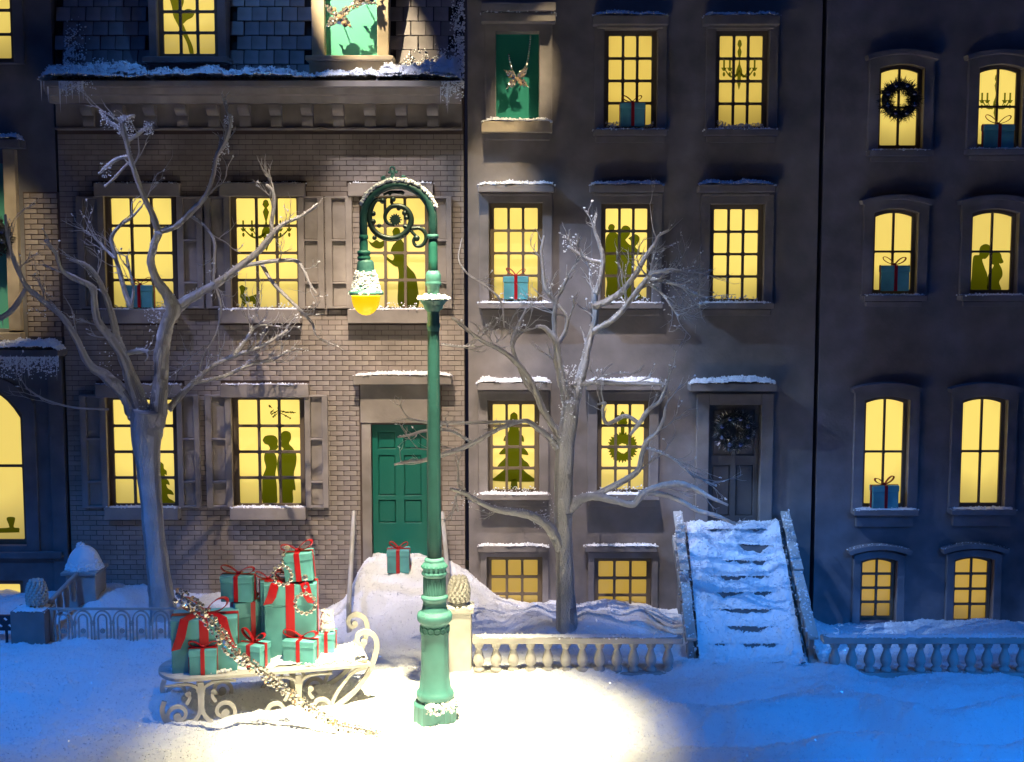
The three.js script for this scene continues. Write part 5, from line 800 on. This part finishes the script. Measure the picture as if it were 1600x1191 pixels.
// ---------------------------------------------------------------- paper cutouts behind the panes
const ZC = -0.155;
const flat = (shapes) => new THREE.ShapeGeometry(shapes, 10);
function cutout(name, label, polys, oz, zf = 0, mat = M.cutout, category = 'silhouette') { // polys: outlines in enlarged photo coordinates, oz: [x, y, scale]
  const z = zf + ZC, toW = ([a, b]) => { const p = P(oz[0] + a / oz[2], oz[1] + b / oz[2], z); return new THREE.Vector2(p.x, p.y); };
  const shapes = polys.map((pl) => new THREE.Shape(new THREE.SplineCurve([...pl, pl[0]].map(toW)).getPoints(pl.length * 5))), all = shapes.flatMap((s) => s.getPoints()), cx = all.reduce((s, p) => s + p.x, 0) / all.length, y0 = Math.min(...all.map((p) => p.y));
  const t = thing(name, label, category, [cx, y0, z]); origins.set(t, t.position.clone());
  mesh('paper', flat(shapes).translate(0, 0, z), mat, t); return t;
}
const Zk = 3.97;
cutout('couple_silhouette', 'silhouette of a couple kissing under mistletoe behind the ground floor window', [
  [[40, 350], [55, 325], [90, 318], [120, 325], [135, 350], [132, 375], [138, 390], [125, 408], [110, 420], [125, 450], [130, 500], [120, 560], [128, 620], [130, 680], [125, 742], [45, 742], [38, 640], [40, 580], [60, 520], [50, 470], [55, 430], [85, 405], [75, 380], [55, 372]],
  [[150, 320], [165, 297], [190, 292], [213, 305], [217, 340], [205, 370], [230, 400], [250, 440], [248, 500], [235, 560], [245, 655], [228, 662], [225, 742], [150, 742], [145, 650], [135, 560], [130, 500], [140, 440], [170, 405], [158, 390], [150, 375], [158, 355], [150, 335]]], [400, 600, Zk]);
{ const sprig = []; const r = rng(5); for (const line of [[[137, 130], [140, 190]], [[100, 150], [80, 135]], [[110, 160], [90, 180]], [[137, 165], [95, 190]], [[140, 165], [200, 180]], [[180, 175], [245, 178]], [[150, 180], [215, 215]], [[130, 185], [105, 205]]]) { const [[a, b], [c, d]] = line; sprig.push([[a, b - 3], [(a + c) / 2, (b + d) / 2 - 4], [c, d - 2], [c, d + 2], [(a + c) / 2, (b + d) / 2 + 2], [a, b + 3]]); for (let i = 0; i < 4; i++) { const t = 0.3 + 0.7 * r(), x = lerp(a, c, t), y = lerp(b, d, t), th = r() * 6.3, l = 9, w = 3.6; sprig.push([[x - l * Math.cos(th), y - l * Math.sin(th)], [x - w * Math.sin(th), y + w * Math.cos(th)], [x + l * Math.cos(th), y + l * Math.sin(th)], [x + w * Math.sin(th), y - w * Math.cos(th)]]); } } cutout('mistletoe_silhouette', 'silhouette of a mistletoe sprig above the kissing couple', sprig, [400, 600, Zk]); }
cutout('woman_silhouette', 'silhouette of a woman in a long gown carrying a tray, seen behind the lamp arch', [
  [[845, 245], [860, 222], [885, 225], [895, 250], [890, 275], [905, 300], [925, 335], [925, 390], [920, 430], [950, 470], [985, 510], [1000, 570], [1005, 712], [890, 712], [880, 600], [885, 520], [880, 470], [865, 462], [845, 450], [810, 420], [785, 385], [795, 365], [805, 395], [845, 425], [855, 400], [835, 370], [850, 330], [870, 305], [855, 285]],
  [[695, 300], [720, 315], [745, 298], [770, 310], [795, 300], [800, 325], [775, 350], [740, 348], [712, 330]]], [400, 300, Zk]);
cutout('dancers_silhouette', 'silhouette of people embracing behind the middle window of the grey stone house', [[[595, 225], [605, 203], [625, 200], [638, 215], [635, 240], [660, 265], [670, 260], [675, 235], [690, 212], [715, 210], [735, 228], [732, 260], [715, 285], [705, 300], [735, 330], [735, 300], [722, 290], [740, 275], [765, 262], [790, 280], [785, 315], [765, 340], [790, 370], [755, 385], [750, 450], [745, 560], [800, 640], [805, 668], [600, 668], [590, 560], [578, 480], [580, 330], [585, 280], [605, 250]]], [800, 300, Zk]);
cutout('couple_silhouette', 'silhouette of a couple leaning together behind the arched window at right', [
  [[1310, 370], [1320, 338], [1350, 323], [1380, 335], [1392, 360], [1380, 378], [1365, 400], [1350, 415], [1330, 420], [1345, 470], [1362, 520], [1360, 612], [1262, 612], [1265, 520], [1270, 430], [1280, 395], [1310, 390]],
  [[1385, 385], [1400, 370], [1425, 368], [1445, 385], [1452, 410], [1462, 435], [1445, 445], [1435, 445], [1452, 480], [1455, 520], [1435, 560], [1445, 612], [1365, 612], [1365, 520], [1395, 470], [1400, 452], [1380, 445], [1372, 420]]], [1200, 300, Zk]);
cutout('dog_silhouette', 'silhouette of a small dog sitting at the bottom of the chandelier window', [[[1483, 590], [1500, 577], [1520, 590], [1535, 595], [1528, 610], [1515, 615], [1518, 640], [1540, 650], [1575, 640], [1590, 640], [1592, 712], [1570, 700], [1565, 680], [1530, 690], [1512, 712], [1495, 710], [1500, 670], [1488, 650], [1492, 620]]], [0, 300, Zk]);
cutout('lily_silhouette', 'silhouette of a lily on a stem behind the upper left dormer window', [
  [[1040, -40], [1075, -20], [1110, -60], [1140, 0], [1125, 60], [1115, 110], [1140, 160], [1165, 220], [1195, 290], [1200, 345], [1180, 345], [1160, 270], [1130, 210], [1100, 150], [1075, 100], [1065, 40]], [[1130, 70], [1165, 55], [1205, 70], [1195, 105], [1160, 125], [1130, 150], [1125, 110]]], [0, 0, Zk], 0.2, M.cutoutDim);
function firOutline(cx, y0, y1, w, tiers, r) { const L = [], Rr = []; for (let i = 0; i < tiers; i++) { const a = i / tiers, ya = lerp(y0, y1, a), yb = lerp(y0, y1, (i + 1) / tiers), wi = w * (0.25 + 0.75 * (i + 1) / tiers) / 2; for (let k = 0; k < 4; k++) { const t = k / 3, e = wi * (0.42 + 0.58 * t) * (1 + 0.16 * (r() - 0.5)) - (k % 2) * w * 0.025; Rr.push([cx + e, lerp(ya, yb, t * 0.98) + (k % 2) * 1.2]); L.unshift([cx - e * (1 + 0.1 * (r() - 0.5)), lerp(ya, yb, t * 0.98)]); } } return [[cx, y0 - 4], ...Rr, ...L]; }
cutout('fir_tree_silhouette', 'silhouette of a decorated fir tree behind the ground floor grey house window', [firOutline(803, 648, 752, 66, 5, rng(8)), [[799, 750], [807, 750], [808, 768], [798, 768]]], [0, 0, 1]);
cutout('fir_tree_silhouette', 'silhouette of a fir tree edge beside the left tree trunk', [firOutline(251, 726, 788, 50, 4, rng(9))], [0, 0, 1]);
function wreathCut(label, cx, cy, r, bowY) {
  const p = P(cx, cy, ZC), k = mppx(0), s = new THREE.Shape(), rr = rng(4), t = thing('wreath_silhouette', label, 'silhouette', p.toArray()); origins.set(t, p.clone());
  for (let i = 0; i <= 60; i++) { const a = i / 60 * 6.2832, q = r * k * (1 + 0.09 * (i % 2 ? 1 : -1) * (0.5 + rr())); s[i ? 'lineTo' : 'moveTo'](p.x + q * Math.cos(a), p.y + q * Math.sin(a)); }
  const h = new THREE.Path(); for (let i = 0; i <= 40; i++) { const a = i / 40 * 6.2832, q = r * 0.34 * k * (1 + 0.16 * (rr() - 0.5)); h[i ? 'lineTo' : 'moveTo'](p.x + q * Math.cos(a), p.y - 0.02 + q * Math.sin(a)); } s.holes.push(h);
  mesh('paper', flat([s]).translate(0, 0, ZC), M.cutout, t);
  const b = P(cx, bowY, ZC), bs = new THREE.Shape(); for (let i = 0; i <= 36; i++) { const a = i / 36 * 6.2832, q = 9 * k * (1 + 0.28 * Math.sin(a * 5) + 0.1 * (rr() - 0.5)); bs[i ? 'lineTo' : 'moveTo'](b.x + q * Math.cos(a), b.y + q * Math.sin(a)); }
  mesh('paper_bow', flat([bs, rectShape(b.x - 0.03, b.x + 0.03, p.y + r * k * 0.9, b.y - 0.05)]).translate(0, 0, ZC), M.cutout, t);
}
wreathCut('silhouette of a wreath hung by a bow behind the ground floor window', 973, 699, 23, 654);
function chandelier(label, cx, y0, y1, w, mat, zf = 0) { // a baluster stem, curved arms and candles
  const z = zf + ZC, p = P(cx, y0, z), q = P(cx, y1, z), H = p.y - q.y, W = w * mppx(zf), t = thing('chandelier_silhouette', label, 'silhouette', p.toArray()); origins.set(t, p.clone());
  const rs = [[0, 0.015], [0.02, 0.09], [0.1, 0.14], [0.16, 0.05], [0.24, 0.13], [0.33, 0.08], [0.42, 0.03], [0.5, 0.06], [0.6, 0.17], [0.68, 0.2], [0.76, 0.1], [0.84, 0.14], [0.92, 0.07], [1, 0.012]], s = new THREE.Shape();
  s.moveTo(p.x, p.y); for (const [a, b] of rs) s.lineTo(p.x + b * W * 0.5, p.y - a * H); for (const [a, b] of [...rs].reverse()) s.lineTo(p.x - b * W * 0.5, p.y - a * H);
  mesh('stem', flat([s]).translate(0, 0, z), mat, t);
  for (const m of [-1, -0.62, 0.62, 1]) {
    const e = p.x + m * W * 0.47, ye = p.y - 0.56 * H, lip = []; for (let i = 0; i <= 14; i++) { const u = i / 14; lip.push([lerp(p.x, e, u), p.y - 0.62 * H - Math.sin(u * Math.PI) * 0.15 * H + u * 0.06 * H]); }
    const up = [], dn = []; lip.forEach(([x, y]) => { up.push(new THREE.Vector2(x, y + 0.016)); dn.unshift(new THREE.Vector2(x, y - 0.016)); });
    const cup = new THREE.Shape([new THREE.Vector2(e - 0.045, ye), new THREE.Vector2(e + 0.045, ye), new THREE.Vector2(e + 0.015, ye - 0.05), new THREE.Vector2(e - 0.015, ye - 0.05)]), can = rectShape(e - 0.014, e + 0.014, ye, ye + 0.13 * H + 0.02), drop = new THREE.Shape(); for (let i = 0; i <= 10; i++) { const a = i / 10 * 6.283; drop[i ? 'lineTo' : 'moveTo'](e + 0.02 * Math.cos(a), ye - 0.1 + 0.035 * Math.sin(a)); }
    mesh('arm', flat([new THREE.Shape([...up, ...dn]), cup, can, drop]).translate(0, 0, z), mat, t);
  }
}
chandelier('silhouette of a chandelier behind the upper brick house window', 415, 312, 392, 76, M.cutout);
chandelier('silhouette of a chandelier behind the top right grey house window', 1156, 62, 140, 50, M.cutoutDim);
chandelier('silhouette of a chandelier behind the arched window at the upper right edge', 1558, 116, 188, 46, M.cutoutDim);
cutout('bench_silhouette', 'silhouette of a bench with an urn low in the far left arched window', [[[-60, 895], [45, 893], [55, 880], [40, 840], [50, 826], [88, 828], [92, 845], [84, 882], [92, 892], [118, 895], [118, 915], [105, 922], [-60, 922]]], [0, 600, Zk]);

// ---------------------------------------------------------------- wreaths
function wreath(label, cx, cy, z, r, tr, tinsel) {
  const p = P(cx, cy, z), t = thing('wreath', label, 'wreath', p.toArray()); origins.set(t, p.clone());
  const k = mppx(z), R0 = r * k, needles = [], glint = [], q = new THREE.Quaternion(), m = new THREE.Matrix4(), cone = new THREE.ConeGeometry(0.006, 1, 4).translate(0, 0.5, 0), rr = rng(cx);
  for (let i = 0; i < 1100; i++) { const a = rr() * 6.2832, b = rr() * 6.2832, base = V3(p.x + Math.cos(a) * (R0 + Math.cos(b) * tr * k * 0.6), p.y + Math.sin(a) * (R0 + Math.cos(b) * tr * k * 0.6), z + Math.sin(b) * tr * k * 0.6), d = V3(Math.cos(a) * Math.cos(b), Math.sin(a) * Math.cos(b), Math.sin(b)).add(V3((rr() - 0.5) * 1.4, (rr() - 0.5) * 1.4, (rr() - 0.5))).normalize(); const l = (0.4 + 0.7 * rr()) * tr * k; (rr() < (tinsel ? 0.4 : 0.0) ? glint : needles).push(cone.clone().applyMatrix4(m.compose(base, q.setFromUnitVectors(V3(0, 1, 0), d), V3(1, l, 1)))); }
  needles.push(new THREE.TorusGeometry(R0, tr * k * 0.55, 8, 36).translate(p.x, p.y, z)); mesh('greenery', needles, M.pine, t); if (glint.length) mesh('tinsel', glint, M.silver, t);
  for (let i = 0; i < 8; i++) { const a = i / 8 * 6.2832 + 0.4; mesh('bauble', new THREE.SphereGeometry(0.04, 14, 10).translate(p.x + Math.cos(a) * R0, p.y + Math.sin(a) * R0, z + tr * k * 0.75), M.bauble, t); }
}
wreath('dark tinselled wreath with baubles on the door above the stair', 1147, 674, 0.06, 22, 12, true);
wreath('dark round wreath hung before the top left arched window', 1406, 156, 0.14, 22, 11, false);
wreath('dark wreath hung before the green board at the left edge', -12, 370, 0.2, 20, 12, false);

// ---------------------------------------------------------------- display spotlights and added fills with their bar, above the picture
{
  const bar = thing('lighting_bar', 'black steel bars carrying the spotlights high above the scene', 'lighting bar', [0, 12.5, 7]);
  mesh('bar', [2.7, 8.2].map((z) => tube([V3(-9, 0, z - 7), V3(9, 0, z - 7)], [0.03, 0.03], 8, 9)), M.dark, bar);
  SPOTS.forEach(([c, from, to, cd, ang, pen, soft], i) => {
    const f = V3(...from), aim = V3(...to), dir = aim.clone().sub(f).normalize(), t = thing('spotlight', `black spotlight can ${['with a warm lens over the sled', 'with a pale lens toward the brick wall', 'aimed at the dormer jewels', 'aimed at the necklace window', 'aimed at the snowy hood of the grey house', 'with a cool lens across the grey house', 'with a blue lens over the stair', 'with a blue lens over the left fence', 'with a blue lens along the eaves', 'aimed at the board of the corner house', 'grazing the brick wall under the cornice', 'with a blue lens straight over the stair', 'added with a pale lens to lighten the lower grey house', 'with a lavender lens beside the left tree', 'added with a medium warm lens to soften the warm pool', 'added with a wide warm lens to lengthen the warm pool fade', 'added with a low blue lens for relief on the right snow', 'with a cool lens toward the right tree crown'][i]}`, 'spotlight', from);
    t.quaternion.setFromUnitVectors(V3(0, -1, 0), dir);
    mesh('housing', lathe([[0.001, 0.36], [0.09, 0.34], [0.13, 0.2], [0.14, 0.03], [0.125, 0.028], [0.12, 0.2], [0.001, 0.3]], 20), M.dark, t);
    mesh('lamp_lens', new THREE.CircleGeometry(0.115, 20).rotateX(Math.PI / 2).translate(0, 0.06, 0), new THREE.MeshStandardMaterial({ color: rgb(0.1, 0.1, 0.1), emissive: rgb(...c), emissiveIntensity: 1.5 }), t, true);
    const s = new THREE.SpotLight(rgb(...c), cd, 0, THREE.MathUtils.degToRad(ang), pen, 2); s.position.copy(f).addScaledVector(dir, 0.02); s.target.position.copy(aim); s.castShadow = true; s.shadow.radius = soft; s.shadow.mapSize.set(1024, 1024); scene.add(s, s.target);
  });
}
scene.traverse((o) => { if (o.isMesh) { o.castShadow = o.receiveShadow = true; } });
renderer.render(scene, camera);
